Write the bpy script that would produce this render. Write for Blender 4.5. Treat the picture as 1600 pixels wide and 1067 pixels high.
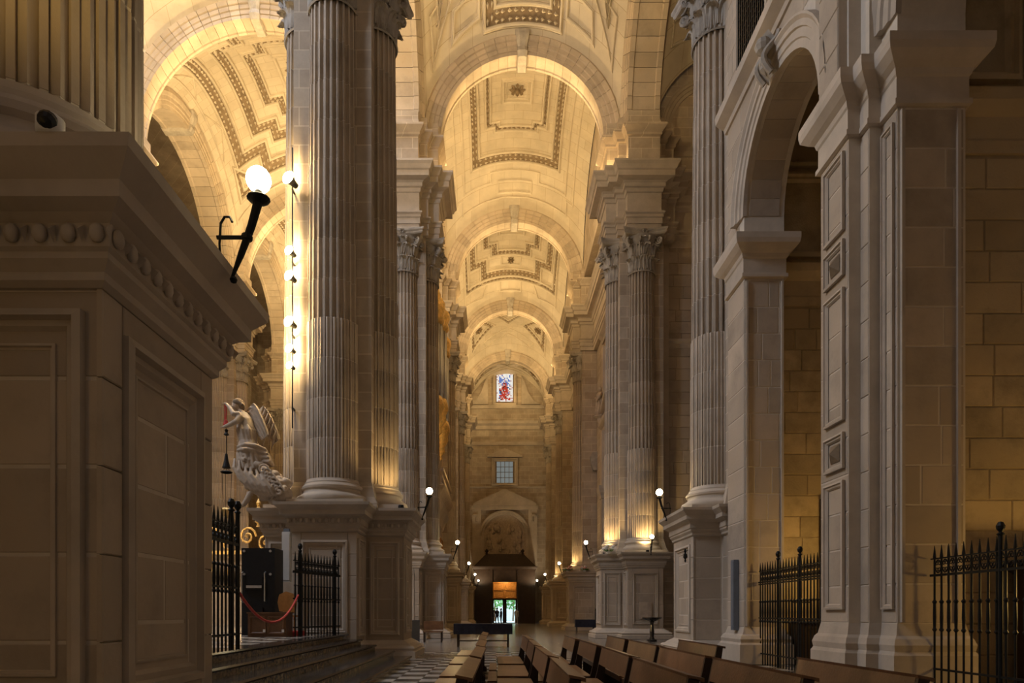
import bpy, bmesh, math, random
from math import sin, cos, pi, radians as R, sqrt
from mathutils import Vector, Matrix
random.seed(7)
for o in list(bpy.data.objects): bpy.data.objects.remove(o, do_unlink=True)
scene = bpy.context.scene
C = scene.collection
# ------------------------------------------------------------------ camera
EYE = 1.2; F = 1050.0; VX, VY = 775.0, 957.0
cam = bpy.data.cameras.new('camera'); cam_o = bpy.data.objects.new('camera', cam); C.objects.link(cam_o)
cam_o.location = (0, 0, EYE); cam_o.rotation_euler = (pi/2, 0, 0)
cam.sensor_fit = 'HORIZONTAL'; cam.sensor_width = 36; cam.lens = 36*F/1600
cam.shift_x = (800-VX)/1600; cam.shift_y = (VY-533.5)/1600
cam.clip_start = .05; cam.clip_end = 300
scene.camera = cam_o
# ------------------------------------------------------------------ world, large lights, exposure
w = bpy.data.worlds.new('world'); scene.world = w; w.use_nodes = True
bg = w.node_tree.nodes['Background']; bg.inputs[0].default_value = (.75, .82, 1, 1); bg.inputs[1].default_value = .01
vs = scene.view_settings; vs.view_transform = 'Standard'; vs.look = 'None'; vs.exposure = 0; vs.gamma = 1; vs.use_curve_mapping = False
WARM = (1, .66, .27); WARM2 = (1, .70, .32); COOL = (.72, .82, 1)
def light(kind, name, loc, power, col, size=.3, aim=None, spot=None, size_y=None, blend=.6):
    l = bpy.data.lights.new(name, kind); l.energy = power; l.color = col
    if kind == 'AREA':
        l.shape = 'RECTANGLE'; l.size = size; l.size_y = size_y or size
    else: l.shadow_soft_size = size
    if kind == 'SPOT': l.spot_size = spot; l.spot_blend = blend
    o = bpy.data.objects.new(name, l); C.objects.link(o); o.location = loc
    if aim is not None:
        o.rotation_euler = (Vector(aim)-Vector(loc)).to_track_quat('-Z', 'Y').to_euler()
    return o
PY = [5.0, 18.7, 32.4, 46.1, 59.4, 71.0]           # pier rows along the aisle
AX = 1.25                                          # aisle axis
LX, RX = -4.3, 6.8                                 # pier centres left and right of the aisle
NX, N2 = -11.45, -18.6                             # nave axis and its far pier row
ZP, ZC0, ZC1, ZE, ZS = 3.93, 16.95, 18.75, 21.55, 23.85   # pedestal top, capital, entablature top, arch spring
# daylight from the crossing lantern and altar side; cool fill added behind camera
light('AREA', 'added_east_fill', (-3.5, -7.4, 17), 75, COOL, 5, (1, 17, 10), size_y=9)
light('AREA', 'daylight_crossing_lantern', (NX, 25.5, 37.5), 6000, COOL, 9, (NX, 25.5, 0))
light('AREA', 'daylight_altar_window', (-16.5, 10, 21), 2300, (.82, .87, 1), 4, (6, 13, 7), size_y=7)
# floodlights standing on the ledges above the capitals, turned to the vaults
for k, y in enumerate(PY[1:5]):
    ym = (y+PY[k+2])/2
    p = (190, 360, 280, 290)[k]
    for x, tx in ((-2.2, 3.2), (4.7, -.7)):
        light('SPOT', 'vault_floodlight', (x, y+1.3, 22.2), p*6, WARM2, .15, (tx, ym+1, 31), R(140))
light('SPOT', 'vault_floodlight', (AX, 75.2, 23.4), 420, WARM, .15, (AX, 73, 31), R(150))
for y in PY[2:5]:
    for x in (-2.05, 4.55): light('POINT', 'ledge_floodlight', (x, y+.75, 22.0), 70, WARM, .1)
light('POINT', 'ledge_floodlight', (5.1, 31.15, 21.95), 60, WARM, .1); light('POINT', 'ledge_floodlight', (-2.6, 31.15, 21.95), 12, WARM, .1)
for k, y in ((1, PY[1]), (2, PY[2]), (3, PY[3]), (4, PY[4])):
    ym = (y+PY[k+1])/2
    light('SPOT', 'nave_floodlight', (LX-2.4, y+1.2, 22.2), 4200, WARM2, .2, (NX-1, ym, 31), R(140))
    light('SPOT', 'nave_floodlight', (N2+2.4, y+1.2, 22.2), 4200, WARM2, .2, (NX+1, ym, 31), R(140))

# ------------------------------------------------------------------ materials
def nd(nt, t, **kw):
    n = nt.nodes.new(t)
    for k, v in kw.items(): setattr(n, k, v)
    return n
def mat(name, col, rough=.8, var=.18, scale=1.5, bump=.0, metal=0, rnd=.0, stain=None, coat=0, spec=.3):
    m = bpy.data.materials.new(name); m.use_nodes = True; nt = m.node_tree
    b = nt.nodes['Principled BSDF']; b.inputs['Roughness'].default_value = rough; b.inputs['Metallic'].default_value = metal
    b.inputs['Specular IOR Level'].default_value = spec
    tc = nd(nt, 'ShaderNodeTexCoord')
    n1 = nd(nt, 'ShaderNodeTexNoise'); n1.inputs['Scale'].default_value = scale; n1.inputs['Detail'].default_value = 6; n1.inputs['Roughness'].default_value = .65
    geo = nd(nt, 'ShaderNodeNewGeometry')
    nt.links.new(geo.outputs['Position'], n1.inputs['Vector'])
    mr = nd(nt, 'ShaderNodeMapRange'); mr.inputs['From Min'].default_value = .3; mr.inputs['From Max'].default_value = .7
    mr.inputs['To Min'].default_value = 1-var; mr.inputs['To Max'].default_value = 1+var
    nt.links.new(n1.outputs['Fac'], mr.inputs['Value'])
    last = mr.outputs['Result']
    if rnd:
        oi = nd(nt, 'ShaderNodeObjectInfo'); r2 = nd(nt, 'ShaderNodeMapRange')
        r2.inputs['To Min'].default_value = 1-rnd; r2.inputs['To Max'].default_value = 1+rnd
        nt.links.new(oi.outputs['Random'], r2.inputs['Value'])
        mu = nd(nt, 'ShaderNodeMath', operation='MULTIPLY'); nt.links.new(last, mu.inputs[0]); nt.links.new(r2.outputs['Result'], mu.inputs[1]); last = mu.outputs[0]
    mx = nd(nt, 'ShaderNodeVectorMath', operation='SCALE'); mx.inputs[0].default_value = col
    nt.links.new(last, mx.inputs['Scale'])
    out = mx.outputs['Vector']
    if stain:
        n2 = nd(nt, 'ShaderNodeTexNoise'); n2.inputs['Scale'].default_value = scale*.25; n2.inputs['Detail'].default_value = 8; n2.inputs['Roughness'].default_value = .7
        nt.links.new(geo.outputs['Position'], n2.inputs['Vector'])
        cr = nd(nt, 'ShaderNodeMapRange'); cr.inputs['From Min'].default_value = .5; cr.inputs['From Max'].default_value = .75
        nt.links.new(n2.outputs['Fac'], cr.inputs['Value'])
        mm = nd(nt, 'ShaderNodeMix', data_type='RGBA'); nt.links.new(cr.outputs['Result'], mm.inputs[0]); nt.links.new(out, mm.inputs[6]); mm.inputs[7].default_value = (*stain, 1); out = mm.outputs[2]
    nt.links.new(out, b.inputs['Base Color'])
    if bump:
        n3 = nd(nt, 'ShaderNodeTexNoise'); n3.inputs['Scale'].default_value = scale*12; n3.inputs['Detail'].default_value = 4
        nt.links.new(geo.outputs['Position'], n3.inputs['Vector'])
        bp = nd(nt, 'ShaderNodeBump'); bp.inputs['Strength'].default_value = bump; bp.inputs['Distance'].default_value = .02
        nt.links.new(n3.outputs['Fac'], bp.inputs['Height']); nt.links.new(bp.outputs['Normal'], b.inputs['Normal'])
    return m
def emit(name, col, strength):
    m = bpy.data.materials.new(name); m.use_nodes = True; nt = m.node_tree
    for n in list(nt.nodes): nt.nodes.remove(n)
    e = nd(nt, 'ShaderNodeEmission'); e.inputs[0].default_value = (*col, 1); e.inputs[1].default_value = strength
    o = nd(nt, 'ShaderNodeOutputMaterial'); nt.links.new(e.outputs[0], o.inputs[0]); return m
M = {}
M['stone'] = mat('limestone', (.49, .415, .33), .85, .16, 1.1, .15, rnd=.07)
M['block'] = mat('limestone_block', (.45, .372, .288), .85, .18, 1.4, .2, rnd=.13, stain=(.34, .262, .18))
M['mortar'] = mat('pale_mortar', (.58, .51, .42), .9, .1, 3)
M['rough'] = mat('golden_sandstone_block', (.47, .37, .23), .9, .28, 1.8, .5, rnd=.2, stain=(.30, .22, .12))
M['carved'] = mat('dark_carved_stone', (.21, .155, .10), .9, .25, 3, .2)  # darker brown stone for carved parts
M['capital'] = mat('carved_capital_stone', (.38, .34, .29), .9, .25, 2.5, .2)
M['vault'] = mat('vault_limestone', (.56, .49, .39), .85, .12, .9, .1)
M['iron'] = mat('black_wrought_iron', (.018, .018, .017), .45, .2, 8, metal=.6)
M['wood'] = mat('brown_oiled_wood', (.16, .08, .038), .33, .35, 3.5, .1, rnd=.2)
M['darkwood'] = mat('dark_stained_wood', (.035, .02, .012), .45, .3, 3)
M['doorwood'] = mat('honey_oak_panel', (.42, .19, .05), .5, .25, 6)
M['bmarble'] = mat('black_marble', (.035, .032, .03), .16, .5, 2.5, spec=.5)
M['breccia'] = mat('brown_breccia', (.15, .105, .05), .2, .95, 14, spec=.6)
M['tile_w'] = mat('pale_marble_tile', (.42, .38, .33), .2, .2, 3, rnd=.12, spec=.5)
M['tile_b'] = mat('dark_marble_tile', (.05, .045, .04), .2, .3, 3, rnd=.15, spec=.5)
M['gold'] = mat('gilded_wood', (.78, .53, .2), .35, .35, 6, .6, metal=.7)
M['statue'] = mat('ivory_statue_stone', (.46, .37, .28), .7, .2, 5, .1)
M['red'] = mat('red_cord', (.5, .06, .05), .7, .2, 12)
M['blackp'] = mat('black_plastic', (.012, .012, .013), .4, .2, 10)
M['metal'] = mat('brushed_steel', (.6, .6, .6), .35, .1, 10, metal=.9)
M['white'] = mat('white_plastic', (.72, .70, .66), .4, .05, 5)
M['greyp'] = mat('grey_plastic', (.16, .18, .21), .5, .1, 5)
M['cloth'] = mat('dark_table_cloth', (.03, .03, .045), .8, .3, 3)
M['skin'] = mat('skin', (.5, .33, .25), .6, .1, 5)
M['clothes'] = mat('dark_clothes', (.03, .03, .04), .8, .3, 5, rnd=.5)
M['clothes2'] = mat('pale_clothes', (.5, .5, .55), .8, .2, 5)
M['leaf'] = mat('green_leaves', (.12, .28, .08), .7, .4, 4)
M['pave'] = mat('street_paving', (.55, .55, .55), .8, .1, 2)
M['facade'] = mat('street_facade', (.65, .66, .68), .8, .1, 1)
M['pipe'] = mat('tin_organ_pipe', (.5, .52, .58), .35, .1, 4, metal=.8)
M['globe'] = emit('lit_glass_globe', (1, .84, .52), 38)
M['flood'] = emit('lit_flood_lens', (1, .88, .55), 60)
M['glassday'] = emit('daylit_window_glass', (.75, .85, 1), 1.6)
M['lattice'] = emit('dim_daylit_pane', (.62, .66, .62), .28)
for k, c, s in (('sg_white', (.95, .92, .85), 1.0), ('sg_blue', (.16, .25, .6), .9), ('sg_red', (.6, .05, .03), .9), ('sg_dark', (.10, .06, .06), .5), ('sg_pink', (.75, .45, .4), .9)):
    M[k] = emit(k, c, s)
# door glass
g = bpy.data.materials.new('clear_glass'); g.use_nodes = True; nt = g.node_tree
for n in list(nt.nodes): nt.nodes.remove(n)
tr = nd(nt, 'ShaderNodeBsdfTransparent'); gl = nd(nt, 'ShaderNodeBsdfGlossy'); gl.inputs['Roughness'].default_value = .05
ms = nd(nt, 'ShaderNodeMixShader'); ms.inputs[0].default_value = .06; oo = nd(nt, 'ShaderNodeOutputMaterial')
tr.inputs[0].default_value = (.85, .95, .95, 1)
nt.links.new(tr.outputs[0], ms.inputs[1]); nt.links.new(gl.outputs[0], ms.inputs[2]); nt.links.new(ms.outputs[0], oo.inputs[0]); M['glass'] = g
# floor: checkered marble beyond the tiles that are built
m = mat('checkered_marble_floor', (.4, .36, .3), .2, .2, 3, spec=.5); nt = m.node_tree; b = nt.nodes['Principled BSDF']
ck = nd(nt, 'ShaderNodeTexChecker'); ck.inputs['Scale'].default_value = 1/.45; ck.inputs[1].default_value = (.38, .34, .29, 1); ck.inputs[2].default_value = (.05, .045, .04, 1)
ge = nd(nt, 'ShaderNodeNewGeometry'); nt.links.new(ge.outputs['Position'], ck.inputs['Vector']); nt.links.new(ck.outputs[0], b.inputs['Base Color']); M['floor'] = m
# vault surface with thin joints between its stones
def vaultmat(name, base):
    m = mat(name, base, .85, .12, .9, .1); nt = m.node_tree; b = nt.nodes['Principled BSDF']
    src = b.inputs['Base Color'].links[0].from_socket
    br = nd(nt, 'ShaderNodeTexBrick'); br.inputs['Scale'].default_value = 1; br.inputs['Mortar Size'].default_value = .008; br.inputs['Brick Width'].default_value = 1.1; br.inputs['Row Height'].default_value = .55
    br.inputs['Color1'].default_value = (1, 1, 1, 1); br.inputs['Color2'].default_value = (.9, .88, .85, 1); br.inputs['Mortar'].default_value = (.66, .6, .52, 1)
    ge = nd(nt, 'ShaderNodeNewGeometry'); nt.links.new(ge.outputs['Position'], br.inputs['Vector'])
    mm = nd(nt, 'ShaderNodeMix', data_type='RGBA', blend_type='MULTIPLY'); mm.inputs[0].default_value = 1
    nt.links.new(src, mm.inputs[6]); nt.links.new(br.outputs[0], mm.inputs[7]); nt.links.new(mm.outputs[2], b.inputs['Base Color']); return m
M['vaultj'] = vaultmat('jointed_vault_stone', (.56, .49, .39))
# wall surface too far away to build its blocks
def ashlarmat(name, base, bw=1.0, rh=.5):
    m = mat(name, base, .88, .18, 1.2, .15); nt = m.node_tree; b = nt.nodes['Principled BSDF']
    src = b.inputs['Base Color'].links[0].from_socket
    ge = nd(nt, 'ShaderNodeNewGeometry'); sx = nd(nt, 'ShaderNodeSeparateXYZ'); nt.links.new(ge.outputs['Position'], sx.inputs[0])
    ad = nd(nt, 'ShaderNodeMath', operation='ADD'); nt.links.new(sx.outputs[0], ad.inputs[0]); nt.links.new(sx.outputs[1], ad.inputs[1])
    cb = nd(nt, 'ShaderNodeCombineXYZ'); nt.links.new(ad.outputs[0], cb.inputs[0]); nt.links.new(sx.outputs[2], cb.inputs[1])
    br = nd(nt, 'ShaderNodeTexBrick'); br.inputs['Scale'].default_value = 1; br.inputs['Mortar Size'].default_value = .014; br.inputs['Brick Width'].default_value = bw; br.inputs['Row Height'].default_value = rh
    br.inputs['Color1'].default_value = (1, 1, 1, 1); br.inputs['Color2'].default_value = (.82, .78, .74, 1); br.inputs['Mortar'].default_value = (1.25, 1.25, 1.2, 1)
    nt.links.new(cb.outputs[0], br.inputs['Vector'])
    mm = nd(nt, 'ShaderNodeMix', data_type='RGBA', blend_type='MULTIPLY'); mm.inputs[0].default_value = 1
    nt.links.new(src, mm.inputs[6]); nt.links.new(br.outputs[0], mm.inputs[7]); nt.links.new(mm.outputs[2], b.inputs['Base Color']); return m
M['ashlar'] = ashlarmat('ashlar_limestone', (.46, .385, .30))

# ------------------------------------------------------------------ mesh helpers
class MB:
    def __init__(s): s.v = []; s.f = []
    def add(s, vs, fs):
        n = len(s.v); s.v += [tuple(p) for p in vs]; s.f += [tuple(i+n for i in f) for f in fs]; return s
    def box(s, x0, x1, y0, y1, z0, z1):
        return s.add([(x0,y0,z0),(x1,y0,z0),(x1,y1,z0),(x0,y1,z0),(x0,y0,z1),(x1,y0,z1),(x1,y1,z1),(x0,y1,z1)],
                     [(0,3,2,1),(4,5,6,7),(0,1,5,4),(1,2,6,5),(2,3,7,6),(3,0,4,7)])
    def cbox(s, x0, x1, y0, y1, z0, z1, c):            # block with chamfered front (-y) edges
        return s.add([(x0,y1,z0),(x1,y1,z0),(x1,y1,z1),(x0,y1,z1),(x0,y0+c,z0),(x1,y0+c,z0),(x1,y0+c,z1),(x0,y0+c,z1),
                      (x0+c,y0,z0+c),(x1-c,y0,z0+c),(x1-c,y0,z1-c),(x0+c,y0,z1-c)],
                     [(0,3,2,1),(0,1,5,4),(1,2,6,5),(2,3,7,6),(3,0,4,7),(4,5,9,8),(5,6,10,9),(6,7,11,10),(7,4,8,11),(8,9,10,11)])
    def rings(s, rings, closed=True, cap0=True, cap1=True):
        n = len(rings[0]); base = len(s.v)
        for r in rings: s.v += [tuple(p) for p in r]
        for i in range(len(rings)-1):
            for j in range(n if closed else n-1):
                k = (j+1) % n
                s.f.append((base+i*n+j, base+i*n+k, base+(i+1)*n+k, base+(i+1)*n+j))
        if closed and cap0: s.f.append(tuple(base+j for j in reversed(range(n))))
        if closed and cap1: s.f.append(tuple(base+(len(rings)-1)*n+j for j in range(n)))
        return s
    def lathe(s, prof, n=16, a0=0, a1=2*pi, c=(0,0,0)):
        full = abs(a1-a0-2*pi) < 1e-6; m = n if full else n+1
        rs = [[(c[0]+r*cos(a0+(a1-a0)*j/n), c[1]+r*sin(a0+(a1-a0)*j/n), c[2]+z) for j in range(m)] for r, z in prof]
        return s.rings(rs, full)
    def tube(s, pts, rad, n=8):
        pts = [Vector(p) for p in pts]; rs = []; up = None
        for i, p in enumerate(pts):
            t = (pts[min(i+1, len(pts)-1)]-pts[max(i-1, 0)]).normalized()
            if up is None: up = t.orthogonal().normalized()
            up = (up-t*up.dot(t)).normalized(); q = t.cross(up)
            r = rad[i] if isinstance(rad, (list, tuple)) else rad
            rs.append([p+r*(up*cos(2*pi*j/n)+q*sin(2*pi*j/n)) for j in range(n)])
        return s.rings(rs)
    def sweep(s, poly, prof):                          # profile (offset, z) swept round a rectilinear ccw polygon
        n = len(poly); nor = []
        for i in range(n):
            a, b = poly[i], poly[(i+1) % n]; d = Vector((b[0]-a[0], b[1]-a[1])).normalized(); nor.append((d.y, -d.x))
        rs = []
        for off, z in prof:
            rs.append([(poly[i][0]+off*(nor[i-1][0]+nor[i][0]), poly[i][1]+off*(nor[i-1][1]+nor[i][1]), z) for i in range(n)])
        return s.rings(rs)
    def strip(s, p0, p1, prof, flip=1):                # profile (out, z) extruded from p0 to p1 in plan; out is to the right of travel
        d = Vector((p1[0]-p0[0], p1[1]-p0[1])).normalized(); nx, ny = d.y*flip, -d.x*flip
        return s.rings([[(p[0]+nx*o, p[1]+ny*o, z) for o, z in prof] for p in (p0, p1)])
    def mesh(s, name):
        m = bpy.data.meshes.new(name); m.from_pydata(s.v, [], s.f); m.validate(); 
        bm = bmesh.new(); bm.from_mesh(m); bmesh.ops.recalc_face_normals(bm, faces=bm.faces); bm.to_mesh(m); bm.free(); return m
def put(name, mesh, mt, parent=None, loc=(0,0,0), rz=0, smooth=False, scale=None):
    if isinstance(mesh, MB): mesh = mesh.mesh(name)
    if mt is not None and not mesh.materials: mesh.materials.append(M[mt])
    if smooth:
        for p in mesh.polygons: p.use_smooth = True
    o = bpy.data.objects.new(name, mesh); C.objects.link(o); o.location = loc
    if rz: o.rotation_euler = (0, 0, rz)
    if scale: o.scale = scale
    if parent: o.parent = parent
    return o
def tag(o, label=None, cat=None, group=None, kind=None):
    if label: o['label'] = label
    if cat: o['category'] = cat
    if group: o['group'] = group
    if kind: o['kind'] = kind
    return o
def thing(name, label, cat, loc=(0,0,0), rz=0, group=None):
    o = bpy.data.objects.new(name, None); o.empty_display_size = .2; C.objects.link(o); o.location = loc; o.rotation_euler = (0,0,rz)
    return tag(o, label, cat, group)
def sub(name, parent, loc=(0,0,0), rz=0):
    o = bpy.data.objects.new(name, None); o.empty_display_size = .2; C.objects.link(o); o.location = loc; o.rotation_euler = (0,0,rz); o.parent = parent; return o
def struct(name, mb, mt, label=None, parent=None):
    o = put(name, mb, mt, parent)
    if not parent: o['kind'] = 'structure'
    if label: o['label'] = label
    return o
def smooth_by_angle(mesh, deg=35):
    for p in mesh.polygons: p.use_smooth = True
    try: mesh.set_sharp_from_angle(angle=R(deg))
    except Exception: pass
_blk = {}
def blocks(parent, name, mt, o, rz, W, H, bh, bw, t=.04, gap=.012, skip=None, jit=0, one=False, z0=0, seed=1):
    """stone blocks on a face: o = lower-left corner of the face seen from outside, rz turns +x along the face (outside is -y)"""
    rr = random.Random(seed); rows = max(1, round(H/bh)); h = H/rows; i = 0
    for r in range(rows):
        if one: cuts = [0, W]
        else:
            n = max(1, round(W/bw)); cuts = [0]
            sh = .5 if r % 2 else 0
            for k in range(1, n+1):
                x = (k-sh)*W/n + rr.uniform(-jit, jit)*W/n
                if .12*W/n < x < W-.12*W/n: cuts.append(x)
            cuts.append(W)
        for a, b2 in zip(cuts[:-1], cuts[1:]):
            ww, hh = round(b2-a, 2), round(h, 3); key = (name, mt, ww, hh, t, gap)
            if key not in _blk:
                _blk[key] = MB().cbox(gap/2, ww-gap/2, -t, 0, gap/2, hh-gap/2, min(.012, gap)).mesh(name); _blk[key].materials.append(M[mt])
            px, pz = a, r*h
            if skip and skip((a+b2)/2, pz+h/2): continue
            ob = bpy.data.objects.new(name, _blk[key]); C.objects.link(ob); ob.parent = parent
            ob.location = (o[0]+px*cos(rz), o[1]+px*sin(rz), o[2]+pz+z0); ob.rotation_euler = (0, 0, rz); i += 1
    return i
def frame(parent, o, rz, x0, x1, z0, z1, w=.1, d=.035, name='panel_moulding', mt='stone'):
    """mitred picture-frame moulding on a face (local x along, outside is -y)"""
    mb = MB(); prof = [(0, 0), (0, -d), (.35*w, -d*1.2), (.45*w, -d*.5), (.75*w, -d*.6), (w, 0)]
    rs = []
    for (sx, sz) in ((x0, z0), (x1, z0), (x1, z1), (x0, z1), (x0, z0)):
        ix = 1 if sx == x0 else -1; iz = 1 if sz == z0 else -1
        rs.append([(sx+ix*q, y, sz+iz*q) for q, y in prof])
    mb.rings(rs, closed=False)
    return put(name, mb, mt, parent, o, rz)

# ------------------------------------------------------------------ column kit (shared meshes)
CR = .70
def drum_mesh(reed):
    mb = MB(); nf = 13; a0, a1 = R(-97), R(97); prof = []
    for k in range(nf):
        c = a0+(a1-a0)*(k+.5)/nf; hw = (a1-a0)/nf/2
        pts = [(-1, 0), (-.72, 0)]
        if reed: pts += [(-.68, -.04), (-.5, -.02), (0, .008), (.5, -.02), (.68, -.04)]
        else: pts += [(-.68, -.03), (-.45, -.07), (0, -.085), (.45, -.07), (.68, -.03)]
        pts += [(.72, 0)]
        prof += [(c+p*hw, CR+d) for p, d in pts]
    prof.append((a1, CR))
    def ring(z, s=1, ins=0): return [((r-ins)*s*cos(a), (r-ins)*s*sin(a), z) for a, r in prof]
    mb.rings([ring(0, 1, .004), ring(.013, 1, .004), ring(.016), ring(.987), ring(.99, 1, .004), ring(1, 1, .004)], closed=False)
    m = mb.mesh('drum'); m.materials.append(M['block']); m.materials.append(M['mortar']); smooth_by_angle(m, 40)
    for p in m.polygons:
        if p.center.z < .0145 or p.center.z > .9885: p.material_index = 1
    return m
DRUM_R, DRUM_F = drum_mesh(True), drum_mesh(False)
CORE = MB().lathe([(CR-.02, 0), (CR-.02, 1)], 16, R(-95), R(95)).mesh('shaft_core'); CORE.materials.append(M['mortar'])
def base_mesh():
    mb = MB().lathe([(CR, .72), (CR+.02, .66), (CR+.05, .64), (CR+.05, .60), (CR+.09, .57), (CR+.13, .52), (CR+.12, .47), (CR+.08, .44), (CR+.08, .40), (CR+.10, .36), (CR+.16, .32), (CR+.24, .27), (CR+.26, .21), (CR+.24, .15), (CR+.2, .13)], 28, R(-100), R(100))
    mb.box(-.1, CR+.27, -CR-.27, CR+.27, 0, .13)
    m = mb.mesh('column_base'); m.materials.append(M['stone']); smooth_by_angle(m, 40); return m
BASE = base_mesh()
def capital_mesh():
    mb = MB(); H = 1.8; r0 = .60
    mb.lathe([(r0+.06, -.06), (r0+.09, -.03), (r0+.06, 0), (r0, .02), (r0+.02, .6), (r0+.1, 1.2), (r0+.28, 1.58)], 20, R(-100), R(100))
    rr = random.Random(3)
    def leaf(a, z0, h, w, rad, out):
        n = 7; rs = []
        for i in range(n):
            t = i/(n-1)
            rr_ = rad+.03+out*max(0, t-.45)**1.6*2.2; z = z0+h*sin(min(1, t*1.12)*pi/2)-(.14*h if i == n-1 else 0)
            ww = w*(.55+.75*sin(pi*min(1, t*.9+.1)))*(.35 if i == n-1 else 1)
            row = []
            for j in range(7):
                q = j/3-1; lob = (.045 if j % 2 else 0)
                row.append((rr_-abs(q)*.05+lob, q*ww, z-lob*.6*abs(q)))
            rs.append([(x*cos(a)-y*sin(a), x*sin(a)+y*cos(a), z) for x, y, z in row])
        mb.rings(rs, closed=False)
    for k in range(7): leaf(R(-90+30*k), .02, .62, .17, r0, .30)
    for k in range(6): leaf(R(-75+30*k), .1, 1.12, .18, r0, .36)
    for k in range(-2, 3): leaf(R(45*k), .75, .72, .15, r0+.06, .34)
    for s in (-1, 1):                                   # corner volutes and small helices
        for (a, rv, z, q) in ((45, .98, 1.34, .17), (14, .86, 1.38, .10), (78, .86, 1.38, .10)):
            a = R(a)*s; c = Vector((rv*cos(a), rv*sin(a), z)); t = Vector((-sin(a), cos(a), 0)); rad_ = Vector((cos(a), sin(a), 0)); pts = []
            for i in range(17):
                ph = i/16*3.2*pi; rr2 = q*(1-i/16*.85)
                pts.append(c+rad_*rr2*cos(ph+pi)+Vector((0, 0, 1))*rr2*sin(ph+pi))
            pts = [c+rad_*(-.3)+Vector((0, 0, -.55))]+pts
            mb.tube(pts, [.05]*len(pts), 5)
    pts = []                                            # abacus with hollow sides
    for (ax, ay, bx_, by_) in ((-.1, -1.02, .98, -.98), (.98, -.98, .98, .98), (.98, .98, -.1, 1.02)):
        d = Vector((bx_-ax, by_-ay)); nn = Vector((d.y, -d.x)).normalized()
        for i in range(7):
            t = i/7; sag = -.16*sin(pi*t); pts.append((ax+d.x*t+nn.x*sag, ay+d.y*t+nn.y*sag))
    pts.append((-.1, 1.02))
    mb.rings([[(x*s, y*s, z) for x, y in pts] for s, z in ((.93, 1.55), (.98, 1.6), (.98, 1.66), (1.03, 1.72), (1.03, H))])
    bump = [(.9, 0)]
    for a in (0,):                                      # flower on the abacus
        for k in range(6):
            t = k*pi/3; mb.lathe([(.0, -.05), (.06, 0), (0, .05)], 5, c=(.88, .09*cos(t), 1.66+.09*sin(t)))
    m = mb.mesh('capital'); m.materials.append(M['capital']); return m
CAP = capital_mesh()
def half_column(parent, x, y, rz, drums=12, simple=False):
    h = sub('half_column', parent, (x, y, 0), rz)
    core = put('shaft_core', CORE, None, h, (0, 0, ZP+.7)); core.scale = (.8, .8, ZC0-ZP-.72)
    put('column_base', BASE, None, h, (0, 0, ZP))
    hh = (ZC0-ZP-.72)/drums
    for k in range(drums):
        s = 1-.13*max(0, (k-2)/(drums-2))
        o = put('drum', DRUM_R if k < drums/3 else DRUM_F, None, h, (0, 0, ZP+.72+k*hh)); o.scale = (s, s, hh)
    put('capital', CAP, None, h, (0, 0, ZC0))
    return h
def cross(a, w, c=None):
    q = [(a, -w), (a, w), (w, w), (w, a), (-w, a), (-w, w), (-a, w), (-a, -w), (-w, -w), (-w, -a), (w, -a), (w, -w)]
    if c:
        q = []
        for k in range(4):
            ca, sa = [(1, 0), (0, 1), (-1, 0), (0, -1)][k]
            for (x, y) in ((a, -w), (a, w), (c, w), (c, c), (w, c)): q.append((x*ca-y*sa, x*sa+y*ca))
    return q
PB = [(.34, 0), (.34, .17), (.29, .19), (.29, .22), (.32, .26), (.28, .31), (.2, .33), (.15, .38), (.06, .43), (.02, .455), (0, .47)]
ZB = .46
PC = [(0, 3.22), (.03, 3.25), (.03, 3.30), (.07, 3.36), (.07, 3.40), (.09, 3.42), (.09, 3.56), (.13, 3.60), (.20, 3.64), (.20, 3.74), (.23, 3.78), (.29, 3.86), (.30, 3.93)]
PC = [(q*1.22, z) for q, z in PC]
ENT = [(-.15, ZC1), (0, ZC1), (0, ZC1+.25), (.04, ZC1+.26), (.04, ZC1+.52), (.08, ZC1+.54), (.08, ZC1+.66), (.15, ZC1+.72), (.15, ZC1+.78), (0, ZC1+.8),
       (0, 20.42), (.05, 20.45), (.08, 20.6), (.16, 20.64), (.16, 20.8), (.24, 20.86), (.50, 20.92), (.50, 21.16), (.56, 21.2), (.62, 21.36), (.70, 21.46), (.70, ZE)]
ATT = [(-.05, ZE-.02), (-.05, 23.05), (.03, 23.1), (.03, 23.2), (.12, 23.3), (.22, 23.42), (.22, 23.52), (.02, 23.56), (-.05, ZS), (-.05, ZS+.4)]
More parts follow.
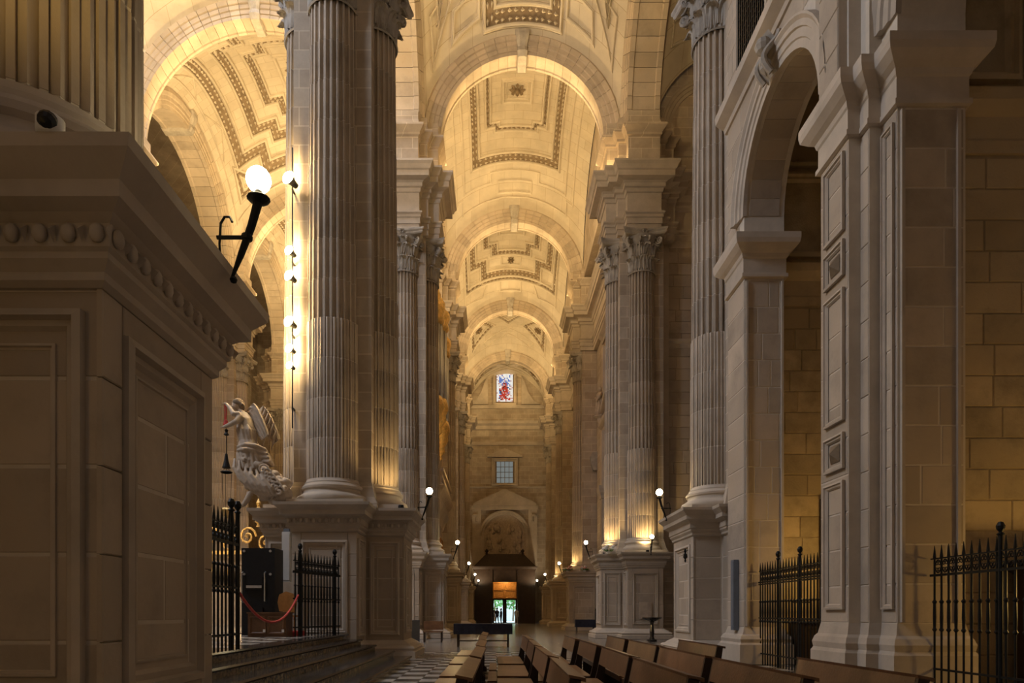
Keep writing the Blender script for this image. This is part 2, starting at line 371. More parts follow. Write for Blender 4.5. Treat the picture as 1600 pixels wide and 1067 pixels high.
def pedestal(parent, poly):
    put('pedestal_base', MB().sweep(poly, PB), 'stone', parent)
    put('pedestal_body', MB().sweep(poly, [(-.033, ZB-.02), (-.033, 3.24)]), 'mortar', parent)
    put('pedestal_cornice', MB().sweep(poly, PC), 'stone', parent)
    n = len(poly); H = 3.22-ZB
    for i in range(n):
        a, b = poly[i], poly[(i+1) % n]; d = Vector((b[0]-a[0], b[1]-a[1])); L = d.length; rz = math.atan2(d.y, d.x)
        inx, iny = d.y/L*-.04, d.x/L*.04                 # step back to the body
        o = (a[0]+inx, a[1]+iny, ZB); at = lambda u, z: (o[0]+u*cos(rz), o[1]+u*sin(rz), z)
        if L > 1.5:
            m = .24; dd = .001
            for x0 in (.005, L-m): blocks(parent, 'block', 'block', at(x0, ZB), rz, m-.005, H, .55, .6, .04, .008, one=True)
            blocks(parent, 'block', 'block', at(m, ZB), rz, L-2*m, .2, .2, 2, .04, .008, one=True)
            blocks(parent, 'block', 'block', at(m, 3.02), rz, L-2*m, .2, .2, 2, .04, .008, one=True)
            blocks(parent, 'block', 'block', at(m, ZB+.2), rz, L-2*m, H-.4, .48, .95, .011, .012, jit=.25, seed=i+3)
            frame(parent, (o[0], o[1], ZB), rz, m, L-m, .2, H-.2, .15, .075); frame(parent, (o[0], o[1], ZB), rz, m+.19, L-m-.19, .39, H-.39, .05, .02)
        else:
            blocks(parent, 'block', 'block', at(.005, ZB), rz, L-.01, H, .55, .9, .013, .012, one=True)
            if L > .8:
                frame(parent, (o[0], o[1], ZB), rz, .12, L-.12, .14, H-.14, .13, .07); frame(parent, (o[0], o[1], ZB), rz, .30, L-.30, .34, H-.34, .05, .03)
CROSS = cross(1.85, .82)
UP = cross(1.62, .78, 1.14)
def pier(label, x, y, cols=(0, 90, 180, 270), poly=CROSS, up=UP, core=1.02, grp=None):
    p = thing('clustered_pier', label, 'pier', (x, y, 0), 0, grp)
    pedestal(p, poly)
    k = core
    put('pier_core', MB().sweep([(k, -k), (k, k), (-k, k), (-k, -k)], [(.18, ZP), (.18, ZP+.13), (.1, ZP+.3), (.06, ZP+.5), (0, ZP+.7), (0, ZC1)]), 'ashlar', p)
    for a in cols: half_column(p, .88*cos(R(a)), .88*sin(R(a)), R(a))
    put('entablature', MB().sweep(up, ENT), 'stone', p)
    put('attic_block', MB().sweep(up, ATT), 'ashlar', p)
    return p
# ------------------------------------------------------------------ floor and shell
fl = struct('floor', MB().box(-28, 16, -8, 78, -.3, -.012), 'floor')
TW = {}
for c in 'wb':
    TW[c] = MB().cbox(.003, .447, -.012, 0, .003, .447, .002).mesh('tile'); TW[c].materials.append(M['tile_'+c]); TW[c].transform(Matrix.Rotation(-pi/2, 4, 'X'))
for i in range(-5, 4):
    for j in range(12, 44):
        o = bpy.data.objects.new('tile', TW['wb'[(i+j) % 2]]); C.objects.link(o); o.parent = fl; o.location = (i*.45, (j+1)*.45, -.012)
struct('wall_left', MB().box(-28, -27.4, -8, 78, 0, 36), 'ashlar')
struct('wall_back', MB().box(-28, 16, -8.6, -8, 0, 36), 'ashlar')
struct('wall_transept', MB().box(15.4, 16, 10, 36, 0, 36), 'ashlar')
# roof over everything so that only the built windows and lamps give light
struct('ceiling', MB().box(-28, -18.9, -8, 78, 35.6, 36), 'ashlar')
struct('ceiling', MB().box(-18.9, 16, -8, 11, 35.6, 36), 'ashlar')
struct('ceiling', MB().box(6, 16, 11, 36, 35.6, 36), 'ashlar')

# ------------------------------------------------------------------ piers
sides = [('left', LX, 'nave side'), ]
names = ['nearest clustered pier, with only its fluted foot in view above a dark pedestal',
         'tall clustered pier with floodlights on it beside the altar steps',
         'clustered pier of the left row behind the floodlit pier',
         'left-row pier beside the gilded organ case', 'left-row pier beyond the organ, second from the end wall', 'left-row pier nearest the end wall']
for k, y in enumerate(PY): pier(names[k], LX, y, grp='free piers of the left row')
nn = {32.4: 'far nave pier glimpsed past the nearest pedestal cornice', 46.1: 'nave pier whose column stands left of the angel statue', 59.4: 'nave pier whose capital shows right of the angel statue', 71.0: 'nave pier nearest the end wall on the far row'}
for y in PY[2:]: pier(nn[y], N2, y, grp='piers across the nave')
ENG = [(0, 1.1), (-.9, 1.1), (-.9, 1.1)]
pier('right-row clustered pier with glowing uplit base at the transept corner', RX, PY[2], cols=(180, 270), grp='piers of the right row')
nr = ['engaged right pier with pink flowers on its pedestal', 'engaged right pier second from the end wall', 'engaged right pier nearest the end wall']
Tped = [(.1, 1.1), (-1.1, 1.1), (-2.0, 1.1), (-2.0, -1.1), (-1.1, -1.1), (.1, -1.1)]
Tped = [(.1, -.95), (.1, .95), (-1.87, .95), (-1.87, -.95)]
Tup = [(.1, -1.14), (.1, 1.14), (-1.14, 1.14), (-1.14, .78), (-1.62, .78), (-1.62, -.78), (-1.14, -.78), (-1.14, -1.14)]
for k, y in enumerate(PY[3:]): pier(nr[k], RX, y, cols=(180,), poly=Tped, up=Tup, core=1.02, grp='piers of the right row')
# the pier that ends the chapel arcade on the right
p2 = thing('clustered_pier', 'right pier with one fluted column above a pedestal with a small dark ornament', 'pier', (7.0, 18.7, 0), 0, 'piers of the right row')
pl = [(.2, -1.5), (.2, 1.4), (-.95, 1.4), (-.95, .97), (-1.8, .97), (-1.8, -.97), (-1.05, -.97), (-1.05, -1.5)]
pedestal(p2, pl)
put('pier_core', MB().sweep([(.2, -.95), (.2, .95), (-.86, .95), (-.86, -.95)], [(.14, ZP), (.14, ZP+.13), (.1, ZP+.3), (.05, ZP+.5), (0, ZP+.7), (0, ZC1)]), 'ashlar', p2)
half_column(p2, -.86, 0, pi)
up2 = [(.2, -1.1), (.2, 1.1), (-1.1, 1.1), (-1.1, .78), (-1.6, .78), (-1.6, -.78), (-1.1, -.78), (-1.1, -1.1)]
put('entablature', MB().sweep(up2, ENT), 'stone', p2); put('attic_block', MB().sweep(up2, ATT), 'ashlar', p2)
put('ornament', MB().lathe([(0, -.2), (.03, -.15), (.02, -.1), (.06, -.05), (.05, .03), (.02, .07), (.04, .12), (0, .2)], 8), 'iron', p2, (-1.86, -.45, 2.75))

# ------------------------------------------------------------------ arches of separate voussoirs
def voussoir(r, sec, da, name):
    mb = MB(); rs = []
    for a in (-da/2+.0015, 0, da/2-.0015):
        rs.append([((r+q)*sin(a), y, (r+q)*cos(a)) for q, y in sec])
    mb.rings(rs); m = mb.mesh(name); return m
def keystone_mesh(r, d):
    mb = MB(); rs = []
    for (z, w, y) in ((r-.12, .2, d+.02), (r+.1, .24, d+.14), (r+.3, .22, d+.10), (r+.55, .27, d+.2), (r+.8, .32, d+.26), (r+1.0, .34, d+.26), (r+1.05, .30, d+.1)):
        rs.append([(-w, -y, z), (-w*.5, -y-.06, z), (w*.5, -y-.06, z), (w, -y, z), (w, y, z), (-w, y, z)])
    mb.rings(rs); return mb
def arch(name, label, loc, rz, r, hw, th, n=27, mt='block', key=True):
    t = thing(name, label, 'arch', loc, rz)
    h = hw
    sec = [(0, -h), (0, -h*.72), (.06, -h*.66), (.06, h*.66), (0, h*.72), (0, h), (.16, h), (.18, h+.04), (.36, h+.04), (.40, h+.09), (.58, h+.09), (.62, h+.15), (.78, h+.2), (.82, h+.12), (th, h+.08),
           (th, -h-.08), (.82, -h-.12), (.78, -h-.2), (.62, -h-.15), (.58, -h-.09), (.40, -h-.09), (.36, -h-.04), (.18, -h-.04), (.16, -h)]
    da = pi/n; m = voussoir(r, sec, da, 'voussoir'); m.materials.append(M[mt])
    for k in range(n):
        o = put('voussoir', m, None, t); o.rotation_euler = (0, -pi/2+da*(k+.5), 0)
    if key: put('keystone', keystone_mesh(r, h), 'capital', t)
    return t
lab = ['big arch across the aisle in the foreground, closest to the viewer overhead', 'largest arch across the aisle in view, spanning the two transept piers', 'second arch across the aisle, behind the largest one', 'third arch across the aisle, beyond the organ', 'smallest and farthest arch across the aisle, framing the stained glass']
for k, y in enumerate(PY[1:]):
    arch('transverse_arch', lab[k], (AX, y, ZS), 0, 3.86, .45, .98)
labn = {32.4: 'wide bright nave arch at upper left above the nearest pedestal', 46.1: 'nave arch glimpsed left of the floodlit pier', 59.4: 'third nave arch, deep behind the angel statue', 71.0: 'farthest nave arch, next to the end wall'}
for y in PY[2:]: arch('nave_arch', labn[y], (NX, y, ZS), 0, 5.62, .45, 1.0, 39)
for k in range(1, 5):
    ym = (PY[k]+PY[k+1])/2; rr = (PY[k+1]-PY[k])/2-1.4
    arch('arcade_arch', 'arch between aisle and nave over %s gap of the left row' % ['the first', 'the organ', 'the third', 'the last'][k-1], (LX, ym, ZS), pi/2, rr, .75, 1.15, 31, key=False)
    if k > 1: arch('arcade_arch', 'arch over %s gap of the row across the nave' % ['', 'the nearest', 'the middle', 'the farthest'][k-1], (N2, ym, ZS), pi/2, rr, .75, 1.15, 31)

# ------------------------------------------------------------------ vaults
def sail(cx, cy, b, l, z0):
    S = sqrt(b*b+l*l)
    return (lambda u, v, d=0: Vector((cx, cy, z0))+Vector((u, v, sqrt(max(.01, S*S-u*u-v*v))))*(1-d/S)), S
def resamp(pts, step, closed=True):
    out = []; n = len(pts)
    for i in range(n if closed else n-1):
        a, b = pts[i], pts[(i+1) % n]; L = math.dist(a, b); k = max(1, int(math.ceil(L/step)))
        for j in range(k): out.append((a[0]+(b[0]-a[0])*j/k, a[1]+(b[1]-a[1])*j/k, j == 0))
    if not closed: out.append((*pts[-1], True))
    return out
def offs(pts, d):
    n = len(pts); out = []
    for i in range(n):
        p, a, b = Vector(pts[i]), Vector(pts[i-1]), Vector(pts[(i+1) % n])
        d0 = (p-a).normalized(); d1 = (b-p).normalized(); n0 = Vector((d0.y, -d0.x)); n1 = Vector((d1.y, -d1.x)); bi = n0+n1
        k = max(.4, 1+n0.dot(n1)); out.append(tuple(p+bi*d/k))
    return out
def vault_frame(par, f, pts, w=.12, h=.1, mt='vault', name='moulding'):
    mb = MB(); rs = []
    prof = [(-.5, 0), (-.4, .7), (-.15, 1), (.15, 1), (.22, .5), (.4, .45), (.5, 0)]
    P = [resamp(offs(pts, w*q), .5) for q, _ in prof]; n = min(len(x) for x in P)
    if any(len(x) != n for x in P):
        base = resamp(pts, .5); P = []
        for q, _ in prof:
            oo = offs(pts, w*q); res = []
            for i in range(len(pts)):
                a, b = oo[i], oo[(i+1) % len(pts)]; k = max(1, int(math.ceil(math.dist(pts[i], pts[(i+1) % len(pts)])/.5)))
                res += [(a[0]+(b[0]-a[0])*j/k, a[1]+(b[1]-a[1])*j/k) for j in range(k)]
            P.append(res)
        n = len(P[0])
    for i in range(n): rs.append([f(P[k][i][0], P[k][i][1], prof[k][1]*h) for k in range(len(prof))])
    rs.append(rs[0]); mb.rings(rs, closed=False)
    return put(name, mb, mt, par)
def carve(mb, f, pts, w, closed=True, step=.34, seed=1):
    """row of carved leaves between two mouldings"""
    rr = random.Random(seed); P = resamp(pts, step, closed)
    for i in range(len(P)):
        a = P[i]; b = P[(i+1) % len(P)]; d = Vector((b[0]-a[0], b[1]-a[1]))
        if d.length < 1e-4 or d.length > step*3: continue
        d.normalize(); n = Vector((-d.y, d.x))
        for s in (-1, 1):
            c = Vector(a[:2])+n*s*w*.22+d*rr.uniform(-.04, .04); L = step*.5; W = w*.2
            q = [c-d*L, c+n*s*W, c+d*L*.5, c-n*s*W*.6]
            vv = [f(p.x, p.y, .0) for p in q]+[f(c.x, c.y, .14+rr.uniform(0, .06))]
            mb.add(vv, [(0, 1, 4), (1, 2, 4), (2, 3, 4), (3, 0, 4)])
def band(par, mb, f, pts, w, seed=1, mt='vault'):
    vault_frame(par, f, offs(pts, w/2+.04), .15, .15, mt); vault_frame(par, f, offs(pts, -w/2-.04), .15, .15, mt)
    # darker ground strip between the mouldings of the band
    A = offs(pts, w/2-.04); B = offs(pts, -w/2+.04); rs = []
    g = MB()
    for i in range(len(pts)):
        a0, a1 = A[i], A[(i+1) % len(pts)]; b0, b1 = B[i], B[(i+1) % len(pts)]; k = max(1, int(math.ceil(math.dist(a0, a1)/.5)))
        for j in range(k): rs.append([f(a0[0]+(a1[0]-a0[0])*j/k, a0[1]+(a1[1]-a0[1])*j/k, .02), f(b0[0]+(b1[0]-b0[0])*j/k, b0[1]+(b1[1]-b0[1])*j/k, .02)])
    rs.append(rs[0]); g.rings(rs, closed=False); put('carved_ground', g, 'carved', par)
    carve(mb, f, pts, w, seed=seed)
def rect(a, b): return [(-a, -b), (a, -b), (a, b), (-a, b)]
def steprect(a, b, s, t):        # rectangle with stepped corners
    return [(-a+s, -b), (a-s, -b), (a-s, -b+t), (a, -b+t), (a, b-t), (a-s, b-t), (a-s, b), (-a+s, b), (-a+s, b-t), (-a, b-t), (-a, -b+t), (-a+s, -b+t)]
def rosette(par, f, u, v, r):
    mb = MB()
    for k in range(8):
        a = k*pi/4
        p = [(u+r*.2*cos(a), v+r*.2*sin(a), .06), (u+r*.75*cos(a-.3), v+r*.75*sin(a-.3), .05), (u+r*cos(a), v+r*sin(a), .02), (u+r*.75*cos(a+.3), v+r*.75*sin(a+.3), .05), (u+r*.6*cos(a), v+r*.6*sin(a), .22)]
        mb.add([f(*q) for q in p], [(0, 1, 4), (1, 2, 4), (2, 3, 4), (3, 0, 4)])
    ring = [[f(u+q*cos(j*pi/5), v+q*sin(j*pi/5), d) for j in range(10)] for q, d in ((r*.3, .05), (r*.28, .2), (r*.12, .3), (.01, .3))]
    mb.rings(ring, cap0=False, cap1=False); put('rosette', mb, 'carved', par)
def vault(cx, cy, b, l, z0, style, label):
    f, S = sail(cx, cy, b, l, z0); n = 40; mb = MB()
    mb.rings([[f(-b+2*b*i/n, -l+2*l*j/n) for i in range(n+1)] for j in range(n+1)], closed=False)
    c = struct('ceiling', mb, 'vaultj', label)
    for p in c.data.polygons: p.use_smooth = True
    cv = MB(); X, Y = b/4.65, l/6.4
    sc = lambda pts: [(p[0]*X, p[1]*Y) for p in pts]
    if style == 'A':
        vault_frame(c, f, sc(rect(.85, .85)), .22, .16); vault_frame(c, f, sc(rect(.6, .6)), .08, .08); rosette(c, f, 0, 0, .5)
        band(c, cv, f, sc(steprect(1.75, 2.5, .55, .3)), .22, 1)
        band(c, cv, f, sc(rect(2.6, 4.1)), .42, 2)
        vault_frame(c, f, sc([(-3.35, -5.2), (-1.6, -5.2), (-1.6, -4.75), (1.6, -4.75), (1.6, -5.2), (3.35, -5.2), (3.35, 5.2), (1.6, 5.2), (1.6, 4.75), (-1.6, 4.75), (-1.6, 5.2), (-3.35, 5.2)]), .10, .08)
        vault_frame(c, f, sc(steprect(3.85, 5.9, .4, .5)), .08, .06)
        for s in (-1, 1):
            vault_frame(c, f, sc([(-1.1, s*5.2), (1.1, s*5.2), (1.1, s*5.7), (-1.1, s*5.7)][::s]), .09, .07)
    elif style == 'B':
        rosette(c, f, 0, 0, .7); vault_frame(c, f, sc(rect(1.0, 1.0)), .2, .16)
        band(c, cv, f, sc(steprect(2.1, 2.9, .7, .8)), .4, 3)
        band(c, cv, f, sc(steprect(3.2, 4.6, .9, 1.1)), .46, 4)
        for s in (-1, 1):
            vault_frame(c, f, sc([(-.8, s*3.3), (.8, s*3.3), (.8, s*4.0), (-.8, s*4.0)][::s]), .12, .1); rosette(c, f, 0, s*3.65*Y, .32)
            vault_frame(c, f, sc([(-.9, s*5.1), (.9, s*5.1), (.9, s*5.8), (-.9, s*5.8)][::s]), .10, .08)
            for q in (-1, 1):
                pts = [(q*2.0, s*5.2), (q*3.9, s*4.4), (q*3.9, s*5.7), (q*2.4, s*5.9)]
                vault_frame(c, f, sc(pts[::s*q]), .09, .07)
        band(c, cv, f, sc(rect(3.75, 5.0)), .2, 9)
    elif style == 'C':
        band(c, cv, f, sc(rect(1.55, 5.85)), .42, 1); band(c, cv, f, sc(rect(2.6, 4.6)), .3, 2)
        for s in (-1, 1):
            for q in (-1, 1):
                vault_frame(c, f, sc([(q*2.05, s*5.0), (q*2.05, s*5.75), (q*3.3, s*5.95), (q*3.2, s*5.3)][::-s*q]), .14, .12)
                band(c, cv, f, sc([(q*2.9, s*2.5), (q*3.9, s*5.2), (q*3.9, s*2.5)][::s*q]), .22, 5)
                vault_frame(c, f, sc([(q*3.0, s*4.6), (q*4.2, s*6.0), (q*4.25, s*5.0)][::s*q]), .12, .1)
    elif style == 'X':
        rosette(c, f, 0, 0, .6); vault_frame(c, f, sc(rect(.8, .8)), .18, .14)
        for s in (-1, 1):
            tri = [(-1.5, s*1.3), (1.5, s*1.3), (0, s*3.0)]; band(c, cv, f, sc(tri[::s]), .3, 5)
            t2 = [(-.7, s*3.9), (0, s*3.1), (.7, s*3.9)]
            q2 = [(-2.6, s*5.0), (0, s*2.6+s*1.2), (2.6, s*5.0), (2.2, s*5.5), (0, s*4.5), (-2.2, s*5.5)]
            vault_frame(c, f, sc(q2[::-s]), .1, .08)
            for q in (-1, 1):
                tr = [(q*3.6, s*1.2), (q*3.6, s*4.8), (q*1.7, s*3.2)]; band(c, cv, f, sc(tr[::s*q]), .32, 6); rosette(c, f, q*3.0*X, s*3.2*Y, .4)
    elif style == 'N':
        rosette(c, f, 0, 0, .9); vault_frame(c, f, rect(1.2, 1.2), .2, .16)
        band(c, cv, f, steprect(2.5, 2.5, .8, .8), .4, 3)
        band(c, cv, f, steprect(3.7, 3.7, 1.1, .7), .5, 4)
        band(c, cv, f, steprect(5.0, 5.0, 1.4, 1.0), .5, 7)
        for s in (-1, 1):
            for (a0, a1) in (((-1.5, s*4.35), (1.5, s*4.75)),):
                band(c, cv, f, [(-1.4, s*4.3), (1.4, s*4.3), (1.4, s*4.6), (-1.4, s*4.6)][::s], .16, 8)
            for (q) in (-1, 1):
                band(c, cv, f, [(q*5.35, s*4.3), (q*5.35, s*5.3), (q*4.4, s*5.3)][::-s*q], .22, 8)
                vault_frame(c, f, [(q*5.9, s*.4), (q*5.9, s*3.6), (q*5.35, s*2.0)][::s*q], .1, .08)
        vault_frame(c, f, rect(5.9, 5.9), .1, .08)
    o = put('carved_leaves', cv, 'vault', c); o['kind'] = 'stuff'
    return c
vl = ['C', 'A', 'B', 'X']
vt = ['near aisle vault above the largest arch', 'aisle vault with a square rosette coffer behind the largest arch', 'aisle vault with dense carved bands behind the second arch', 'aisle vault with diagonal triangular panels']
for k in range(1, 5):
    y0, y1 = PY[k]+.45, PY[k+1]-.45
    vault(AX, (y0+y1)/2, 4.65, (y1-y0)/2, ZS, vl[k-1], vt[k-1])
vault(AX, (PY[5]+.45+77.2)/2, 4.65, (77.2-PY[5]-.45)/2, ZS, 'X', 'last short vault over the stained glass window')
for k in range(2, 5):
    y0, y1 = PY[k]+.45, PY[k+1]-.45
    vault(NX, (y0+y1)/2, 6.4, (y1-y0)/2, ZS, 'N', 'nave vault with concentric carved bands, %s' % ['above the nearest pedestal', 'second along', 'third along'][k-2])
vault(11.6, (PY[1]+PY[2])/2, 4.1, 6.4, ZS, 'B', 'transept vault right of the largest arch')
arch('arcade_arch', 'arch from aisle to transept above the uplit right pier', (RX, (PY[1]+PY[2])/2, ZS), pi/2, 5.45, .75, 1.15, 31, key=False)
# crossing: pendentive ring and lantern drum (open above, so daylight falls through)
f, S = sail(NX, 25.55, 6.4, 6.4, ZS); mb = MB(); rs = []
for k in range(7):
    t = k/6; row = []
    for j in range(48):
        a = 2*pi*j/48; sq = 6.4/max(abs(cos(a)), abs(sin(a))); q = sq*(1-t)+4.6*t; row.append(f(q*cos(a), q*sin(a)))
    rs.append(row)
mb.rings(rs, cap0=False, cap1=False); struct('ceiling', mb, 'vaultj', 'pendentives of the crossing')
struct('ceiling', MB().rings([[(NX+4.6*cos(2*pi*j/48), 25.55+4.6*sin(2*pi*j/48), z) for j in range(48)] for z in (31.5, 37.8)], cap0=False, cap1=False), 'vaultj', 'lantern drum over the crossing')

# ------------------------------------------------------------------ wall kit
def arch_wall(o, rz, L, H, t, ops, name, mt, parent=None, n=18):
    mb = MB(); u = 0
    for (u0, u1, zs) in ops:
        if u0 > u: mb.box(u, u0, 0, t, 0, H)
        r = (u1-u0)/2; c = (u0+u1)/2
        xs = [c-r*cos(pi*i/n) for i in range(n+1)]; zz = [zs+r*sin(pi*i/n) for i in range(n+1)]
        for i in range(n):
            a, b = xs[i], xs[i+1]
            mb.add([(a,0,zz[i]),(b,0,zz[i+1]),(b,t,zz[i+1]),(a,t,zz[i]),(a,0,H),(b,0,H),(b,t,H),(a,t,H)], [(0,3,2,1),(4,5,6,7),(0,1,5,4),(2,3,7,6)])
        u = u1
    if u < L: mb.box(u, L, 0, t, 0, H)
    ob = put(name, mb, mt, parent, o, rz)
    if not parent: ob['kind'] = 'structure'
    return ob
def archivolt(parent, o, rz, r, prof, name='archivolt', mt='stone', n=24):
    """prof: (radial, out); half ring on a wall face, outside is -y"""
    rs = []
    for i in range(n+1):
        a = pi*i/n; rs.append([(-(r+q)*cos(a), -y, (r+q)*sin(a)) for q, y in prof])
    return put(name, MB().rings(rs), mt, parent, o, rz)
AV = [(-.02, -.05), (-.02, .04), (.12, .04), (.14, .07), (.28, .07), (.30, .11), (.40, .11), (.46, .16), (.5, .16), (.52, -.05)]
IMP = [(.03, 0), (.07, .02), (.07, .1), (.035, .12), (.035, .45), (.06, .48), (.08, .56), (.16, .62), (.26, .72), (.28, .82), (.28, .95), (-.1, .95)]
# ------------------------------------------------------------------ chapel arcade on the right, near the viewer
XA, XB = 5.8, 6.2; W1 = 'wall_right'
wr = arch_wall((XA, 16.8, 0), -pi/2, 16.8-11.05, 24.2, .93, [(1.1, 4.81, 10.45)], W1, 'mortar')
struct(W1, MB().box(6.14, 6.73, 16.8, 17.75, 0, 24.2), 'stone')
wb = arch_wall((XB, 10.8, 0), -pi/2, 18.8, 24.2, 1.05, [(.42, 4.4, 10.45)], W1, 'mortar')
wc = put(W1, MB().box(6.0, 7.25, 10.8, 11.05, 0, 24.2), 'mortar'); wc['kind'] = 'structure'
MA = wc; wc['label'] = 'carved pilastered pier between the two chapel arches on the right'
# jamb bases
BS = [(.16, 0), (.16, .45), (.12, .5), (.14, .58), (.1, .66), (.05, .7), (.02, .8), (0, .86), (-.02, .86), (-.02, 0)]
BSP = [(.16, 0), (.16, .45), (.12, .5), (.14, .58), (.1, .66), (.05, .7), (.02, .8), (0, .86)]
def rc(x0, x1, y0, y1): return [(x0, y0), (x1, y0), (x1, y1), (x0, y1)]
put('jamb_base', MB().sweep(rc(XA, 6.73, 15.7, 16.8), BSP), 'stone', MA)
near = [(XB, 10.38), (7.25, 10.38), (7.25, 11.99), (XA, 11.99), (XA, 11.05), (6.0, 11.05), (6.0, 10.8), (XB, 10.8)]
put('jamb_base', MB().sweep(near, [(q*.8, z*1.2) for q, z in BSP]), 'stone', MA)
put('impost', MB().sweep(rc(XA, 6.73, 15.7, 16.8), [(q, 9.0+z) for q, z in IMP[:-1]]+[(0, 9.97)]), 'stone', MA)
put('impost', MB().sweep(near, [(q, 9.0+z) for q, z in IMP[:-1]]+[(0, 9.97)]), 'stone', MA)
# blocks of the jambs
blocks(MA, 'block', 'block', (XA, 15.705, .86), 0, .93, 8.1, .62, .5, .012, .016, jit=.3, seed=4)
blocks(MA, 'block', 'block', (XB+.03, 10.385, 1.03), 0, 1.0, 7.95, .61, .72, .012, .016, jit=.35, seed=6)
for x0 in (.04, .9): put('fillet', MB().box(x0, x0+.05, -.06, 0, 0, 7.9), 'stone', MA, (XB, 10.385, 1.05))
for x0 in (.03, .85): put('fillet', MB().box(x0, x0+.045, -.055, 0, 0, 8.05), 'stone', MA, (XA, 15.705, .88))
rzs = -pi/2
blocks(MA, 'block', 'block', (XA+.005, 11.99, 1.03), rzs, .94, 7.95, .61, 2, .014, .016, one=True)
blocks(MA, 'block', 'block', (XB+.005, 10.8, 1.03), rzs, .42, 7.95, .61, 2, .014, .016, one=True)
blocks(MA, 'block', 'block', (XA+.005, 16.8, .86), rzs, 1.1, 8.1, .62, 2, .014, .016, one=True)
blocks(MA, 'block', 'block', (6.005, 11.05, 1.03), rzs, .25, 7.95, .61, 2, .02, .014, one=True)
for (z0, z1) in ((1.25, 3.4), (3.6, 4.2), (4.4, 6.6), (6.8, 7.4), (7.55, 8.85)):
    frame(MA, (XA-.02, 11.99, 0), rzs, .2, .86, z0, z1, .10, .05)
    if z1-z0 < .7: 
        put('boss', MB().add([(.38, 0, z0+.15), (.68, 0, z0+.15), (.68, 0, z1-.15), (.38, 0, z1-.15), (.53, -.1, (z0+z1)/2)], [(0, 1, 4), (1, 2, 4), (2, 3, 4), (3, 0, 4)]), 'carved', MA, (XA-.02, 11.99, 0), rzs)
frame(MA, (XB-.02, 10.8, 0), rzs, .06, .38, 1.25, 8.8, .08, .04)
def cover(x, ya, yb, c, r, zs, z0, z1):
    def skip(u, z):
        dy = (ya-u)-c; zz = z+z0
        return abs(dy) < r+.42 and (zz < zs or math.hypot(dy, zz-zs) < r+.42)
    blocks(MA, 'block', 'block', (x+.005, ya, z0), rzs, ya-yb, z1-z0, .62, .9, .014, .016, jit=.3, skip=skip, seed=8)
cover(XA, 16.8, 11.95, 13.845, 1.855, 10.45, 10.0, 13.2); cover(XB, 10.8, 5.0, 8.39, 1.99, 10.45, 10.0, 13.2)
cover(XA, 16.8, 11.95, 13.845, .01, 0, 13.7, 20.0)
n = 15
for k in range(n):                                       # voussoir facing under the arch
    a0, a1 = pi*k/n, pi*(k+1)/n
    q = [(1.855*cos(a)*(-1), 1.855*sin(a)) for a in (a0+.004, a1-.004)]; q2 = [(1.842*cos(a)*(-1), 1.842*sin(a)) for a in (a0+.004, a1-.004)]
    put('soffit_block', MB().rings([[(p[0], y, p[1]) for p in (q[0], q[1], q2[1], q2[0])] for y in (.12, .81)]), 'block', MA, (XA, 13.845, 10.45), rzs)
# archivolts, keystone, cornice and upper strips
archivolt(MA, (XA, 13.845, 10.45), rzs, 1.855, AV)
archivolt(MA, (XB, 8.39, 10.45), rzs, 1.99, AV)
ks = MB(); rs = []
for i in range(13):
    t = i/12; a = t*1.6*pi; rs.append([(x, -.1-.22*abs(sin(t*pi*1.3))-.05*cos(x*9), 1.75+t*.85) for x in (-.2, -.1, 0, .1, .2)])
ks.rings(rs, closed=False)
for s in (-.17, .17): ks.tube([(s, -.2-.16*sin(i/10*pi*1.5), 1.75+.085*i) for i in range(11)], .06, 6)
ks.lathe([(0, -.18), (.13, -.1), (.17, 0), (.13, .12), (0, .2)], 10, c=(0, -.3, 2.4)); ks.lathe([(0, -.2), (.12, -.08), (.10, .08), (0, .2)], 8, c=(0, -.24, 2.0))
put('keystone', ks, 'capital', MA, (XA, 13.845, 10.45), rzs)
put('cornice', MB().strip((XA, 16.9), (XA, 11.0), [(-.02, 13.2), (.05, 13.2), (.08, 13.3), (.15, 13.34), (.28, 13.42), (.30, 13.6), (-.02, 13.66)], 1), 'stone', MA)
put('cornice', MB().strip((XB, 10.8), (XB, -2), [(-.02, 13.2), (.05, 13.2), (.08, 13.3), (.15, 13.34), (.28, 13.42), (.30, 13.6), (-.02, 13.66)], 1), 'stone', MA)
put('upper_pilaster', MB().box(XA-.14, XA+.1, 11.1, 11.75, 9.97, 24), 'stone', MA)
put('upper_pilaster', MB().box(XA-.05, XA+.1, 11.75, 11.95, 9.97, 24), 'stone', MA)
blocks(MA, 'block', 'block', (XA-.14, 11.75, 9.97), rzs, .65, 8, .62, 2, .02, .014, one=True)
# barred gallery window over the arcade
gw = struct('window_1', MB().box(XA-.03, XA+.02, 14.4, 15.9, 14.0, 17.0), 'darkwood')
for k in range(13): put('bar', MB().box(XA-.09, XA-.06, 14.42+k*.12, 14.45+k*.12, 14.0, 17.0), 'iron', gw)
for k in range(14): put('bar', MB().box(XA-.075, XA-.05, 14.4, 15.9, 14.05+k*.22, 14.08+k*.22), 'iron', gw)
frame(gw, (XA-.005, 16.05, 0), rzs, 0, 1.8, 13.8, 17.2, .15, .07)

